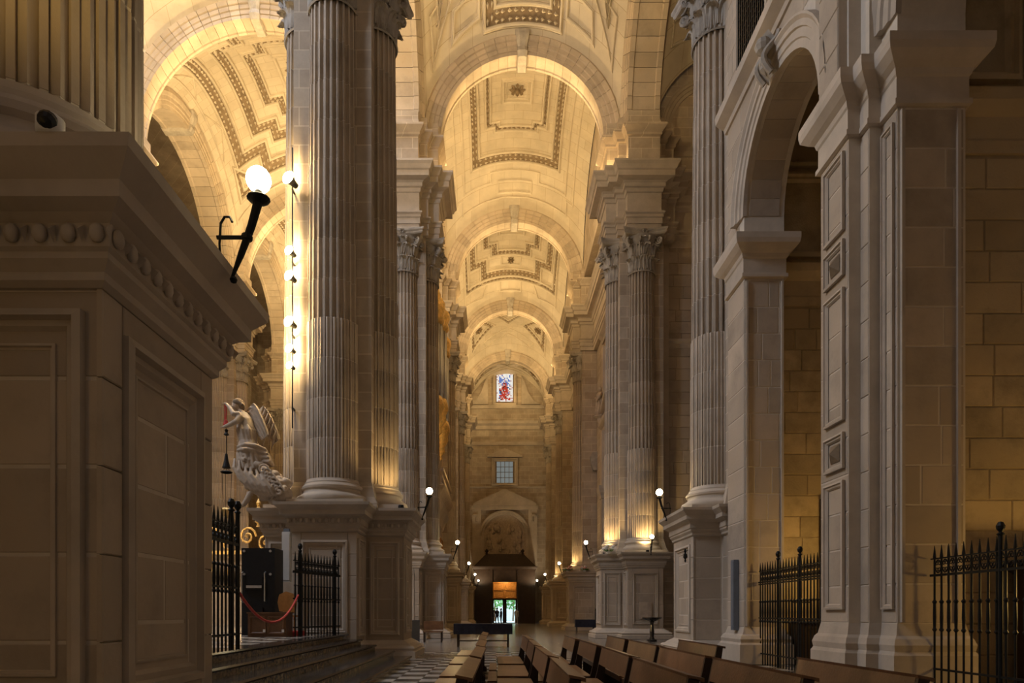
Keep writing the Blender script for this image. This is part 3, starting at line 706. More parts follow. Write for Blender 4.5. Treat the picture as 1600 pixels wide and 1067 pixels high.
# ------------------------------------------------------------------ chapels behind the arcade
def chapel(y, x0, x1, H, label, seed, lower):
    wl = struct('wall_chapel', MB().box(x0, x1, y, y+.3, 0, H), 'rough', label)
    blocks(wl, 'block', 'rough', (x0, y, 0), 0, x1-x0, 8.6, .5, .95, .02, .02, jit=.35, seed=seed)
    put('cornice', MB().strip((x0, y), (x1, y), [(0, 8.65), (.05, 8.65), (.05, 8.85), (.03, 8.9), (.03, 9.25), (.1, 9.3), (.2, 9.42), (.22, 9.6), (0, 9.65)], 1), 'rough', wl)
    for i in range(3):
        for j in range(2):
            w_ = (x1-x0)/3; frame(wl, (x0, y, 0), 0, .08+i*w_, w_*(i+1)-.08, 9.8+j*2.2, 11.85+j*2.2, .2, .12, mt='rough')
    return wl
chapel(10.95, 7.25, 11.2, 14.4, 'golden rough ashlar wall of the nearest chapel', 11, 0)
chapel(16.35, 6.73, 11.2, 14.4, 'golden ashlar wall of the chapel behind the far grille', 12, 0)
struct('wall_chapel', MB().box(11.2, 11.5, -3, 16.65, 0, 14.4), 'ashlar', 'outer wall of the two chapels')
struct('ceiling', MB().box(6.73, 11.5, -3, 16.65, 14.4, 14.7), 'ashlar', 'chapel ceiling')
struct('wall_chapel', MB().box(7.25, 11.2, 5.6, 5.9, 0, 14.4), 'ashlar', 'near side wall of the nearest chapel')
struct('ceiling', MB().box(-18.9, 6, 11, 18.2, 35.6, 36), 'ashlar')
# ------------------------------------------------------------------ transept wall seen right of the uplit pier
tw = struct('wall_transept', MB().box(7.9, 15.4, 32.3, 33.0, 0, 35.6), 'ashlar', 'transept wall right of the uplit pier')
blocks(tw, 'block', 'block', (7.9, 32.3, ZP), 0, 3.2, 14.6, .56, 1.0, .03, .02, jit=.35, seed=21)
put('entablature', MB().strip((7.9, 32.3), (15.4, 32.3), [(-.02, ZC1-.05)]+[(q+.03, z) for q, z in ENT[1:]]+[(-.02, ZE)], 1), 'stone', tw)
put('entablature', MB().strip((7.9, 32.3), (15.4, 32.3), [(-.02, 23.05), (.05, 23.1), (.12, 23.3), (.22, 23.42), (.22, 23.52), (-.02, 23.56)], 1), 'stone', tw)
put('pilaster', MB().box(7.9, 8.25, 32.1, 32.3, ZP, ZC1), 'stone', tw)
put('cornice', MB().strip((7.9, 32.3), (15.4, 32.3), [(-.02, 13.9), (.05, 13.9), (.06, 14.1), (.15, 14.2), (.16, 14.3), (-.02, 14.34)], 1), 'stone', tw)
archivolt(tw, (10.4, 32.3, 24.4), 0, 2.0, AV); put('lunette_block', MB().box(8.2, 12.6, 32.2, 32.3, 23.6, 24.4), 'ashlar', tw)
put('pedestal_course', MB().strip((7.9, 32.3), (15.4, 32.3), [(-.02, 0), (.4, 0), (.4, .6), (.3, .8), (.3, 3.3), (.45, 3.6), (.5, 3.93), (-.02, 3.93)], 1), 'stone', tw)
nd_ = put('doorway', MB().box(9.0, 9.3, 31.95, 32.1, 0, 3.1), 'darkwood', tw)

# ------------------------------------------------------------------ right wall beyond the transept, one bay after another
XW = 6.75
for k in range(2, 5):
    y0, y1 = PY[k]+(1.1 if k > 2 else .9), PY[k+1]-1.1; L = y1-y0; c = L/2
    wl = arch_wall((XW, y1, 0), -pi/2, L, 24.0, .9, [(c-1.9, c+1.9, 9.0)], 'wall_right', 'ashlar')
    wl['label'] = 'right aisle wall with a chapel arch, %s bay beyond the transept' % ['first', 'second', 'third'][k-2]
    # the wall's own pieces (local frame: x runs towards the viewer, outside is -y)
    for u in (c-2.75, c+2.15):
        put('pilaster', MB().box(u, u+.6, -.25, 0, 0, 12.4), 'stone', wl)
        put('impost', MB().sweep(rc(u, u+.6, -.25, 0), [(0, 8.2), (.06, 8.25), (.06, 8.4), (.16, 8.6), (.2, 8.8), (.2, 9.0), (0, 9.02)]), 'stone', wl)
        put('pilaster', MB().box(u+.05, u+.55, -.18, 0, 14.4, 17.6), 'stone', wl)
    archivolt(wl, (c, 0, 9.0), 0, 1.9, AV)
    put('keystone', MB().rings([[(-q, 0, z), (q, 0, z), (q, -y, z), (-q, -y, z)] for z, q, y in ((10.7, .2, .25), (11.1, .26, .4), (11.6, .3, .45), (11.9, .3, .3))]), 'capital', wl)
    for (a, b, nm) in ((12.4, 13.0, 'cornice'), (18.0, 18.5, 'cornice')):
        put(nm, MB().strip((c-3.0, 0), (c+3.0, 0), [(-.02, a), (.1, a), (.14, a+.2), (.35, a+.4), (.38, b), (-.02, b+.04)], 1), 'stone', wl)
    # broken pediment
    mbp = MB()
    for s in (-1, 1):
        q = [(c+s*3.0, 13.04), (c+s*3.0, 13.35), (c+s*.6, 14.5), (c+s*.6, 14.15)]
        mbp.rings([[(x, 0, z) for x, z in q], [(x, -.35, z) for x, z in q]])
    put('pediment', mbp, 'stone', wl)
    put('gallery_opening', MB().box(c-1.0, c+1.0, -.03, .02, 14.6, 17.4), 'darkwood', wl); frame(wl, (0, -.02, 0), 0, c-1.2, c+1.2, 14.4, 17.6, .25, .12)
    ent = put('entablature', MB().strip((0, 0), (L, 0), [(-.02, ZC1)]+[(q+.22, z) for q, z in ENT[1:]]+[(-.02, ZE)], 1), 'stone', wl)
    put('attic_cornice', MB().strip((0, 0), (L, 0), [(-.02, 23.1), (.2, 23.1), (.25, 23.3), (.4, 23.45), (.4, 23.6), (-.02, 23.64)], 1), 'stone', wl)
    put('ledge', MB().box(0, L, -.85, .9, 23.64, 24.0), 'ashlar', wl)
    # chapel behind and lunette above
    struct('wall_chapel', MB().box(XW+3.2, XW+3.5, y0, y1, 0, 15), 'rough', 'back wall of a chapel beyond the transept')
    rr = (PY[k+1]-PY[k])/2
    mbl = MB(); cen = (PY[k]+PY[k+1])/2
    pts = [(5.95, cen-(6.5)*cos(pi*i/20), 23.9+6.5*sin(pi*i/20)) for i in range(21)]
    mbl.add(pts, [tuple(range(21))]); struct('wall_right', mbl, 'ashlar', 'lunette over the right aisle wall')
# ------------------------------------------------------------------ end wall with portal
ew = struct('wall_end', MB().box(-28, -1.2, 77.2, 78, 0, 36).box(3.4, 16, 77.2, 78, 0, 36).box(-1.2, 3.4, 77.2, 78, 5.6, 36), 'ashlar', 'pale end wall with portal, lattice window and stained glass')
EX = 1.0
put('cornice', MB().strip((-3.2, 77.2), (6.2, 77.2), [(-.02, 20.4), (.15, 20.4), (.2, 20.6), (.2, 20.8), (-.02, 20.84)], 1), 'stone', ew)
put('entablature', MB().strip((-3.2, 77.2), (6.2, 77.2), [(-.02, 22.2), (.2, 22.2), (.25, 22.6), (.5, 22.8), (.55, 23.1), (-.02, 23.15)], 1), 'stone', ew)
put('cornice', MB().strip((-3.2, 77.2), (6.2, 77.2), [(-.02, 24.6), (.12, 24.6), (.2, 24.8), (.3, 24.95), (-.02, 25.0)], 1), 'stone', ew)
put('cornice', MB().strip((-3.2, 77.2), (6.2, 77.2), [(-.02, 15.5), (.1, 15.5), (.15, 15.6), (.15, 15.7), (-.02, 15.72)], 1), 'stone', ew)
for s in (-1, 1):
    put('portal_pilaster', MB().box(EX+s*3.2-.5, EX+s*3.2+.5, 76.8, 77.2, 0, 13.0), 'stone', ew)
    put('scroll', MB().rings([[(EX+s*x, 77.2, z) for x, z in q] for q in (((2.2, 25.1), (4.0, 25.1), (2.9, 26.2), (2.2, 28.2)), ((2.2, 25.1), (4.0, 25.1), (2.9, 26.2), (2.2, 28.2)))] if False else [[(EX+s*x, y, z) for x, z in ((1.9, 25.05), (4.0, 25.05), (3.3, 25.5), (2.7, 26.4), (2.3, 27.6), (1.9, 28.4))] for y in (77.2, 76.9)]), 'stone', ew)
put('pediment', MB().rings([[(EX-3.6, y, 13.4), (EX+3.6, y, 13.4), (EX+3.6, y, 13.7), (EX, y, 15.3), (EX-3.6, y, 13.7)] for y in (77.2, 76.6)]), 'stone', ew)
put('portal_lintel', MB().box(EX-3.8, EX+3.8, 76.7, 77.2, 12.95, 13.4), 'stone', ew)
archivolt(ew, (EX, 77.2, 10.0), 0, 2.4, [(0, 0), (0, .3), (.2, .3), (.25, .4), (.5, .4), (.55, 0)])
put('portal_jamb', MB().box(EX-2.95, EX-2.4, 76.85, 77.2, 0, 10).box(EX+2.4, EX+2.95, 76.85, 77.2, 0, 10), 'stone', ew)
tp = MB(); rr = random.Random(5)
tp.add([(EX+2.4*cos(pi*i/20), 77.15, 10+2.4*sin(pi*i/20)) for i in range(21)]+[(EX-2.4, 77.15, 7.6), (EX+2.4, 77.15, 7.6)], [tuple(range(23))])
for k in range(26):                                          # crowded relief figures
    x = rr.uniform(-1.9, 1.9); z = rr.uniform(8.0, 11.9-abs(x)*.5); s = rr.uniform(.25, .42)
    tp.lathe([(0, -1.6*s), (.6*s, -1.4*s), (.75*s, -.6*s), (.6*s, 0), (.35*s, .4*s), (.2*s, .5*s), (.3*s, .75*s), (.2*s, 1.0*s), (0, 1.1*s)], 7, c=(EX+x, 77.1, z))
put('relief', tp, 'statue', ew)
for s in (-1, 1): put('volute', MB().tube([(EX+s*(3.2-.5*t*cos(t*5)), 76.75, 11.6+1.1*t+.3*sin(t*5)) for t in [i/12 for i in range(13)]], .16, 6), 'stone', ew)
# stained glass
wn = struct('window_2', MB().box(EX-1.25, EX+1.25, 77.12, 77.25, 25.1, 28.9), 'carved', 'tall stained glass window high in the end wall')
rr = random.Random(9); yz = 77.08
gx, gz = 13, 21; x0, x1, z0, z1 = EX-.93, EX+.93, 25.4, 28.6
for i in range(gx):
    for j in range(gz):
        u = (i+.5)/gx*2-1; v = (j+.5)/gz
        body = math.hypot(u/.42, (v-.38)/.30) < 1; head = math.hypot(u/.16, (v-.72)/.06) < 1; wing = abs(u) < .72 and .55 < v < .9 and abs(v-.6-abs(u)*.32) < .13
        if head: k = 'sg_pink'
        elif body: k = rr.choice(['sg_red', 'sg_red', 'sg_red', 'sg_dark', 'sg_pink'])
        elif wing: k = rr.choice(['sg_blue', 'sg_blue', 'sg_white'])
        elif abs(u) > .74 or v < .07 or v > .93: k = rr.choice(['sg_white']*5+['sg_pink'])
        elif v < .5: k = rr.choice(['sg_dark', 'sg_red', 'sg_blue', 'sg_white', 'sg_pink'])
        else: k = rr.choice(['sg_white', 'sg_white', 'sg_blue', 'sg_pink'])
        a, b2 = x0+(x1-x0)*i/gx, x0+(x1-x0)*(i+1)/gx; c, d = z0+(z1-z0)*j/gz, z0+(z1-z0)*(j+1)/gz
        put('pane', MB().box(a+.008, b2-.008, yz, yz+.03, c+.008, d-.008), k, wn)
frame(wn, (0, 77.2, 0), 0, EX-1.35, EX+1.35, 25.0, 29.0, .35, .25)
# lattice window
wn = struct('window_3', MB().box(EX-1.05, EX+1.05, 77.1, 77.22, 15.9, 18.6), 'carved', 'square latticed window above the portal')
for i in range(4):
    for j in range(4):
        a = EX-.95+i*.48; c = 16.05+j*.62; put('pane', MB().box(a+.03, a+.45, 77.04, 77.08, c+.03, c+.58), 'lattice', wn)
frame(wn, (0, 77.15, 0), 0, EX-1.5, EX+1.5, 15.75, 18.9, .4, .2)
put('window_pediment', MB().rings([[(EX-2.0, y, 19.0), (EX+2.0, y, 19.0), (EX+2.0, y, 19.15), (EX, y, 20.0), (EX-2.0, y, 19.15)] for y in (77.2, 76.8)]), 'stone', wn)
# wooden draught lobby with glass doors
VXc = .97; vb = thing('draught_lobby', 'dark wooden draught lobby with sloping roof around the far doors', 'lobby', (VXc, 73, 0))
hw = 3.3
put('side_panel', MB().box(-hw, -1.35, 0, .15, 0, 6.0), 'darkwood', vb); put('side_panel', MB().box(1.35, hw, 0, .15, 0, 6.0), 'darkwood', vb)
put('lintel_panel', MB().box(-1.35, 1.35, 0, .15, 4.55, 6.0), 'darkwood', vb)
put('side_wall', MB().box(-hw, -hw+.15, .15, 4.1, 0, 6.0), 'darkwood', vb); put('side_wall', MB().box(hw-.15, hw, .15, 4.1, 0, 6.0), 'darkwood', vb)
for x in (-1.6, 1.35): put('post', MB().box(x, x+.25, -.12, 0, 0, 6.0), 'darkwood', vb)
put('cornice', MB().sweep(rc(-hw, hw, 0, 4.1), [(0, 5.8), (.15, 5.9), (.2, 6.1), (.3, 6.2), (0, 6.25)]), 'darkwood', vb)
put('roof', MB().rings([[(-hw-.1, -.1, 6.2), (hw+.1, -.1, 6.2), (hw+.1, 4.1, 6.2), (-hw-.1, 4.1, 6.2)], [(-2.1, 1.6, 7.7), (2.1, 1.6, 7.7), (2.1, 4.1, 7.7), (-2.1, 4.1, 7.7)]]), 'darkwood', vb)
for x in (-2.0, 2.0): put('finial', MB().lathe([(0, 0), (.2, .05), (.1, .15), (.22, .35), (.1, .5), (0, .6)], 8, c=(x, 1.7, 7.7)), 'darkwood', vb)
put('inner_ceiling', MB().box(-hw, hw, .15, 4.1, 5.7, 5.8), 'darkwood', vb)
tr_ = put('transom_panel', MB().box(-1.35, 1.35, 2.2, 2.3, 2.75, 4.6), 'doorwood', vb)
for i in range(2):
    for j in range(2): frame(tr_, (0, 2.2, 0), 0, -1.3+i*1.32, -.02+i*1.32, 2.8+j*.9, 3.65+j*.9, .14, .06, mt='doorwood')
dr = thing('glass_door', 'bright double glass door seen through the draught lobby', 'door', (VXc, 75.4, 0))
for s in (-1, 1):
    a, b2 = (s*.12, s*1.32); a, b2 = min(a, b2), max(a, b2)
    leafd = put('door_leaf', MB().box(a, a+.1, 0, .05, 0, 2.7).box(b2-.1, b2, 0, .05, 0, 2.7).box(a, b2, 0, .05, 2.6, 2.7).box(a, b2, 0, .05, 0, .1), 'darkwood', dr)
    put('pane', MB().box(a+.1, b2-.1, .02, .03, .1, 2.6), 'glass', leafd)
put('door_post', MB().box(-.22, .22, 0, .06, 0, 2.7), 'darkwood', dr); put('door_post', MB().box(-3.2, -1.3, 0, .06, 0, 5.6), 'darkwood', dr); put('door_post', MB().box(1.3, 3.2, 0, .06, 0, 5.6), 'darkwood', dr)
put('door_head', MB().box(-1.3, 1.3, 0, .06, 2.7, 5.6), 'darkwood', dr)
light('POINT', 'lobby_lamp', (VXc, 74.2, 4.9), 160, WARM, .1)
# street outside the doors in daylight
st = struct('floor', MB().box(-20, 24, 78, 110, -.3, -.02), 'pave', 'sunlit street outside the far doors')
light('AREA', 'street_daylight', (VXc, 88, 22), 30000, (.85, .93, 1), 14, (VXc, 88, 0))
tag(put('street_facade', MB().box(-12, 14, 104, 106, 0, 12).box(-12, 14, 103.8, 104, 3.2, 3.5).box(-4, -3, 103.85, 104, 0, 2.6), 'facade'), 'pale street front outside the far doors', 'building')
def shrub(x, y, h, label):
    t = thing('street_tree', label, 'tree', (x, y, 0)); put('trunk', MB().tube([(0, 0, 0), (.05, 0, h*.4), (0, 0, h*.6)], [.12, .1, .08], 6), 'wood', t)
    mb = MB(); rr = random.Random(int(x*10))
    for k in range(240):
        d = Vector((rr.gauss(0, 1), rr.gauss(0, 1), rr.gauss(0, 1))).normalized()*rr.uniform(.5, 1.0); p = Vector((d.x*h*.34, d.y*h*.34, h*.65+d.z*h*.35))
        q = Vector((rr.gauss(0, 1), rr.gauss(0, 1), rr.gauss(0, 1))).normalized()*.28; s_ = q.orthogonal().normalized()*.16
        mb.add([p-q, p+s_, p+q, p-s_], [(0, 1, 2, 3)])
    o = put('foliage', mb, 'leaf', t); o['kind'] = 'stuff'
shrub(-.2, 92, 5.5, 'green street tree behind the left glass door leaf'); shrub(2.4, 95, 5, 'green street tree behind the right glass door leaf'); shrub(1.1, 99, 7, 'tall street tree farthest beyond the doors')

# ------------------------------------------------------------------ altar steps and platform
stp = thing('altar_steps', 'black marble altar steps with speckled brown risers', 'steps', (0, 7.0, 0))
XS = [-3.64, -3.3, -2.95, -2.5, -2.08]; ZSS = [.68, .545, .41, .27, .135]
for k in range(4, -1, -1):
    x1 = XS[k]; x0 = XS[k-1]-.04 if k else -3.95; z = ZSS[k]; zl = ZSS[k+1] if k < 4 else 0
    y0, y1 = -.6, 9.55
    put('tread', MB().add([(x0, y0, z-.05), (x1, y0, z-.05), (x1+.02, y0, z-.025), (x1, y0, z), (x0, y0, z)]+[(x0, y1, z-.05), (x1, y1, z-.05), (x1+.02, y1, z-.025), (x1, y1, z), (x0, y1, z)],
        [(0, 4, 3, 2, 1), (5, 6, 7, 8, 9), (0, 1, 6, 5), (1, 2, 7, 6), (2, 3, 8, 7), (3, 4, 9, 8), (4, 0, 5, 9)]), 'bmarble', stp)
    n = 9
    for j in range(n): put('riser_slab', MB().box(x1-.14, x1-.03, y0+j*(y1-y0)/n+.004, y0+(j+1)*(y1-y0)/n-.004, zl, z-.05), 'breccia', stp)
pf = struct('floor', MB().box(-18, -3.96, 6.8, 16.4, 0, .668), 'floor', 'raised chequered altar platform')
struct('floor', MB().box(-18, -6.6, 16.4, 31, 0, .668), 'floor', 'rear of the altar platform')
for i in range(0, 5):
    for j in range(0, 21):
        o = bpy.data.objects.new('tile', TW['wb'[(i+j) % 2]]); C.objects.link(o); o.parent = pf; o.location = (-3.98-(i+1)*.45, 6.85+(j+1)*.45, .668)

# ------------------------------------------------------------------ wrought-iron grilles
def grille(label, p0, p1, n, z0, h, posts=(), knobs=True, rails=(.12, .5, .86), frieze=True, rail3=None):
    d = Vector((p1[0]-p0[0], p1[1]-p0[1])); L = d.length; rz = math.atan2(d.y, d.x)
    t = thing('iron_grille', label, 'grille', (p0[0], p0[1], z0), rz)
    r = .015
    prof = [(r, 0)]
    if knobs: prof += [(r, h*.45), (.034, h*.465), (r*1.3, h*.48), (.024, h*.56), (r*1.3, h*.66), (.034, h*.675), (r, h*.69)]
    prof += [(r, h), (r*1.6, h+.015), (.004, h+.20)]
    bm_ = MB().lathe(prof, 6).mesh('bar'); bm_.materials.append(M['iron'])
    for k in range(n): put('bar', bm_, None, t, (L*(k+.5)/n, 0, 0))
    for q in rails: put('rail', MB().box(0, L, -.018, .018, h*q-.015, h*q+.015), 'iron', t)
    put('rail', MB().box(0, L, -.012, .012, h-.01, h+.01), 'iron', t)
    if frieze:
        w_ = L/n; sm = MB()
        for s in (-1, 1):
            sm.tube([(s*(.06*w_+w_*.38*sin(i/8*pi)) , 0, h-.22+.2*i/8) for i in range(9)], .010, 4)
            sm.tube([(s*w_*.18+.028*cos(a), 0, h-.07+.028*sin(a)) for a in [j*.8 for j in range(9)]], .008, 4); sm.tube([(s*w_*.18+.028*cos(a), 0, h-.17+.028*sin(a)) for a in [j*.8 for j in range(9)]], .008, 4)
        sm = sm.mesh('scroll'); sm.materials.append(M['iron'])
        for k in range(n-1): put('scroll', sm, None, t, (L*(k+1)/n, 0, .0))
        put('rail', MB().box(0, L, -.024, .024, h-.27, h-.235), 'iron', t)
    pm = MB().lathe([(.03, 0), (.03, h+.2), (.05, h+.22), (.02, h+.25), (.05, h+.29), (.055, h+.33), (.03, h+.38), (0, h+.39)], 10).mesh('post'); pm.materials.append(M['iron'])
    for u in posts: put('post', pm, None, t, (u, 0, 0))
    return t
grille('wrought-iron grille closing the chapel at the right edge', (6.69, 10.33), (6.69, 6.5), 24, 0, 2.02, posts=(1.42, 2.9), rails=(.17,))
grille('wrought-iron grille in the far chapel arch on the right', (6.13, 15.65), (6.13, 12.05), 26, 0, 2.15, posts=(1.05, 2.1))
grille('dark iron railing standing beside the nearest pedestal at the altar steps', (-3.74, 7.3), (-3.74, 9.75), 19, .68, 1.75, posts=(2.2, 2.43))
grille('iron gate leaf standing ajar in front of the floodlit pier pedestal', (-4.37, 14.5), (-3.8, 16.35), 15, .68, 1.65, posts=(.25, 1.7))
grille('low iron railing before the chapel beyond the transept', (6.55, 35.2), (6.55, 44.5), 46, 0, 1.3, knobs=False, frieze=False, rails=(.1,))

# ------------------------------------------------------------------ pews (they face the altar on the left)
BL = 1.72
def pew_meshes():
    d = {}
    d['seat'] = MB().box(-.42, -.03, .03, BL-.03, .40, .435).box(-.42, -.39, .03, BL-.03, .37, .40).mesh('seat')
    d['backrest'] = MB().rings([[(x, y, z) for x, z in ((-.01, .60), (.03, .60), (.075, .80), (.03, .80))] for y in (.03, BL-.03)]).mesh('backrest')
    d['book_ledge'] = MB().rings([[(x, y, z) for x, z in ((.03, .785), (.13, .765), (.13, .79), (.02, .812))] for y in (.0, BL)]).mesh('book_ledge')
    prof = [(-.42, 0), (.10, 0), (.10, .08), (.05, .12), (.06, .5), (.10, .78), (.03, .79), (-.03, .5), (-.05, .43), (-.40, .40), (-.40, .10), (-.42, .08)]
    d['end_panel'] = MB().rings([[(x, y, z) for x, z in prof] for y in (0, .045)]).mesh('end_panel')
    d['kneeler'] = MB().box(.16, .30, .03, BL-.03, .14, .175).box(.20, .26, .1, .15, 0, .14).box(.20, .26, BL-.15, BL-.1, 0, .14).mesh('kneeler')
    for k, m in d.items(): m.materials.append(M['darkwood' if k == 'end_panel' else 'wood'])
    return d
PM = pew_meshes()
rows = [(-.27, 'leftmost row, left of the narrow walkway'), (.45, 'second row from the left'), (1.17, 'third row from the left'), (1.90, 'fourth row from the left'), (2.63, 'rightmost row')]
pos = ['nearest the viewer', 'second from the viewer', 'third from the viewer', 'farthest but one', 'farthest from the viewer']
for ri, (x, rl) in enumerate(rows):
    for k in range(5):
        if ri == 4 and k in (1, 3, 4): continue
        if ri in (1, 2, 3) and k > 3: continue
        t = thing('pew', 'brown wooden pew in the %s, %s' % (rl, 'the farther of two' if (ri == 4 and k) else pos[k]), 'pew', (x+random.uniform(-.02, .02), 4.2+1.95*k, 0), random.uniform(-.012, .012), 'wooden pews facing the altar')
        for nme in ('seat', 'backrest', 'book_ledge', 'kneeler'): put(nme, PM[nme], None, t)
        put('end_panel', PM['end_panel'], None, t); put('end_panel', PM['end_panel'], None, t, (0, BL-.045, 0))
# table across the walkway
tb = thing('draped_table', 'long dark draped table standing across the aisle', 'table', (-.45, 23.6, 0))
put('table_top', MB().box(-1.0, 1.0, -.35, .35, .74, .8), 'cloth', tb)
dm = MB(); rs = []
per = [(-1.02+2.04*i/24, -.37) for i in range(25)]
dm.rings([[(x, y+.015*sin(i*1.9)*q, .81-q*.36) for i, (x, y) in enumerate(per)] for q in (0, .5, 1)], closed=False); dm.box(-1.02, 1.02, -.37, .37, .80, .812); put('drape', dm, 'cloth', tb)
for x in (-.9, .84):
    for y in (-.3, .24): put('leg', MB().box(x, x+.06, y, y+.06, 0, .74), 'darkwood', tb)
put('lower_shelf', MB().box(-.9, .9, -.28, .28, .2, .23), 'darkwood', tb)

# ------------------------------------------------------------------ wall lamps
def lamp(label, x, y, zt, rz, power=22, grp='globe lamps on the pedestals'):
    """bracket mounted on a cornice; local -x... x points away from the wall"""
    t = thing('globe_lamp', label, 'lamp', (x, y, zt), rz, grp)
    put('wall_ball', MB().lathe([(0, -.03), (.022, -.02), (.03, 0), (.022, .02), (0, .03)], 10), 'iron', t, (.03, 0, -.08))
    put('torch_stem', MB().tube([(.02, 0, -.06), (.09, 0, .12), (.17, 0, .34), (.22, 0, .52)], [.012, .026, .032, .036], 10), 'iron', t)
    put('collar', MB().lathe([(.04, -.02), (.045, 0), (.04, .02)], 10), 'iron', t, (.135, 0, .25))
    put('strut', MB().tube([(-.1, 0, .25), (.14, 0, .25)], .016, 8), 'iron', t)
    put('hook', MB().tube([(-.07, 0, -.02), (-.08, 0, .2), (-.07, 0, .36), (-.04, 0, .41), (0, 0, .41), (.02, 0, .37)], .01, 6), 'iron', t)
    put('dish', MB().lathe([(.03, -.03), (.07, -.01), (.09, .01), (.085, .02), (.03, .03), (.03, .07)], 14), 'iron', t, (.225, 0, .54))
    put('globe', MB().lathe([(.001, -.095)]+[(.095*sin(pi*i/12), -.095*cos(pi*i/12)) for i in range(1, 12)]+[(.001, .095)], 18), 'globe', t, (.225, 0, .70), smooth=True)
    return t
LN = ['large black torch lamp with glowing globe on the nearest pedestal cornice', 'globe lamp on the right corner of the floodlit pier pedestal', 'left globe lamp just beyond the floodlit pier', 'left globe lamp beside the organ', 'left globe lamp second from the dark lobby', 'left globe lamp nearest the dark lobby']
for k, y in enumerate(PY): lamp(LN[k], LX+2.22, y+(.25 if k == 0 else 0), 3.88, 0)
LR = ['globe lamp on the left corner of the right pier pedestal with one column', 'globe lamp on the aisle side of the uplit right pier', 'right globe lamp above pink flowers', 'right globe lamp second from the dark lobby', 'right globe lamp nearest the dark lobby']
lamp(LR[0], 4.82, 18.9, 3.88, pi)
for k, y in enumerate(PY[2:]): lamp(LR[k+1], RX-2.24, y, 3.88, pi)
lamp('globe lamp in front of the uplit right pier, facing the viewer', RX+.15, PY[2]-2.22, 3.88, -pi/2)
# uplights at the feet of columns, standing on the pedestals
def uplight(label, x, y, power):
    t = thing('uplight', label, 'lamp', (x, y, ZP), 0, 'uplights on pedestal tops')
    put('housing', MB().lathe([(0, 0), (.07, 0), (.08, .05), (.07, .1)], 12), 'iron', t); put('lens', MB().lathe([(0, .09), (.06, .095), (0, .1)], 12), 'flood', t)
    light('SPOT', 'uplight_beam', (x, y, ZP+.16), power, WARM, .05, (x*.98+.05, y+.3, ZP+6), R(120))
uplight('small uplight at the foot of the uplit right pier front column', RX+.05, PY[2]-2.05, 260); uplight('small uplight at the left foot of the uplit right pier', RX-1.75, PY[2]-.9, 260)
uplight('small uplight on the engaged right pier pedestal with flowers', RX-1.85, PY[3]-.7, 200); uplight('small uplight at the left foot of the one-column right pier', 5.08, 19.2, 110)
uplight('small uplight behind the flowers of the next right pedestal', RX-1.85, PY[4]-.7, 160)
for x, sd in ((-2.35, 'left'), (4.85, 'right')):  # pair of uplights added to brighten the lower end wall
    t = thing('uplight', 'added uplight on the %s pedestal nearest the end wall, brightening the portal' % sd, 'lamp', (x, PY[5], ZP), 0, 'uplights on pedestal tops')
    put('housing', MB().lathe([(0, 0), (.07, 0), (.08, .05), (.07, .1)], 12), 'iron', t)
    light('SPOT', 'uplight_beam', (x, PY[5]+.1, ZP+.2), 500, (1, .78, .5), .1, (EX, 77, 13), R(110))
uplight('small uplight on the right corner of the floodlit pier pedestal', -2.5, 17.7, 120)
# ------------------------------------------------------------------ floodlights on the nave-side column of the big pier
fx, fy = -5.3, 17.5
FL = [(287, 1.0, 'topmost single floodlight high on the big pier'), (398, .75, 'second floodlight on the big pier, top of the cluster'), (437, .8, 'third floodlight on the big pier'), (508, .85, 'fourth floodlight on the big pier'), (549, .7, 'fifth floodlight on the big pier'), (575, .6, 'lowest floodlight on the big pier')]
pole = thing('floodlight_rail', 'thin vertical cable rail carrying the floodlights on the big pier', 'rail', (fx, fy, 6.0)); put('rail', MB().tube([(0, 0, 0), (0, 0, 7.3)], .02, 6), 'iron', pole)
for k in range(4): put('bracket', MB().box(-.02, .02, -.015, .3, .5+k*1.9, .54+k*1.9), 'iron', pole)
for (py, s, lb) in FL:
    z = EYE+(VY-py)*fy/F
    t = thing('floodlight', lb, 'floodlight', (fx+.0, fy-.12, z), 0, 'floodlights on the big pier')
    b_ = MB().lathe([(0, .22*s), (.07*s, .2*s), (.09*s, .05*s), (.16*s, -.1*s), (.17*s, -.12*s)], 14); put('housing', b_, 'iron', t).rotation_euler = (R(-100), 0, R(-25))
    l_ = put('lens', MB().lathe([(0, -.2*s), (.12*s, -.17*s), (.175*s, -.11*s)], 14), 'flood', t); l_.rotation_euler = (R(-100), 0, R(-25))
    light('SPOT', 'floodlight_beam', (fx+.05, fy-.42, z), 45*s, WARM2, .1, (fx-.8, fy-2.5, z+1.5), R(165))
    light('POINT', 'floodlight_spill', (fx-.16, fy-.1, z+.3), 130*s, WARM2, .05)
# security camera on the nearest pedestal
sc_ = thing('security_camera', 'white dome security camera on the nearest pedestal cornice', 'camera', (-2.56, 3.86, ZP))
put('housing', MB().lathe([(0, .12), (.05, .12), (.075, .1), (.075, .03), (.07, .0), (0, 0)], 16), 'white', sc_, smooth=True)
put('dome', MB().lathe([(.055, .03), (.05, .0), (.03, -.03), (0, -.04)], 14), 'blackp', sc_, (.02, -.06, .045)).rotation_euler = (R(-50), 0, R(20))

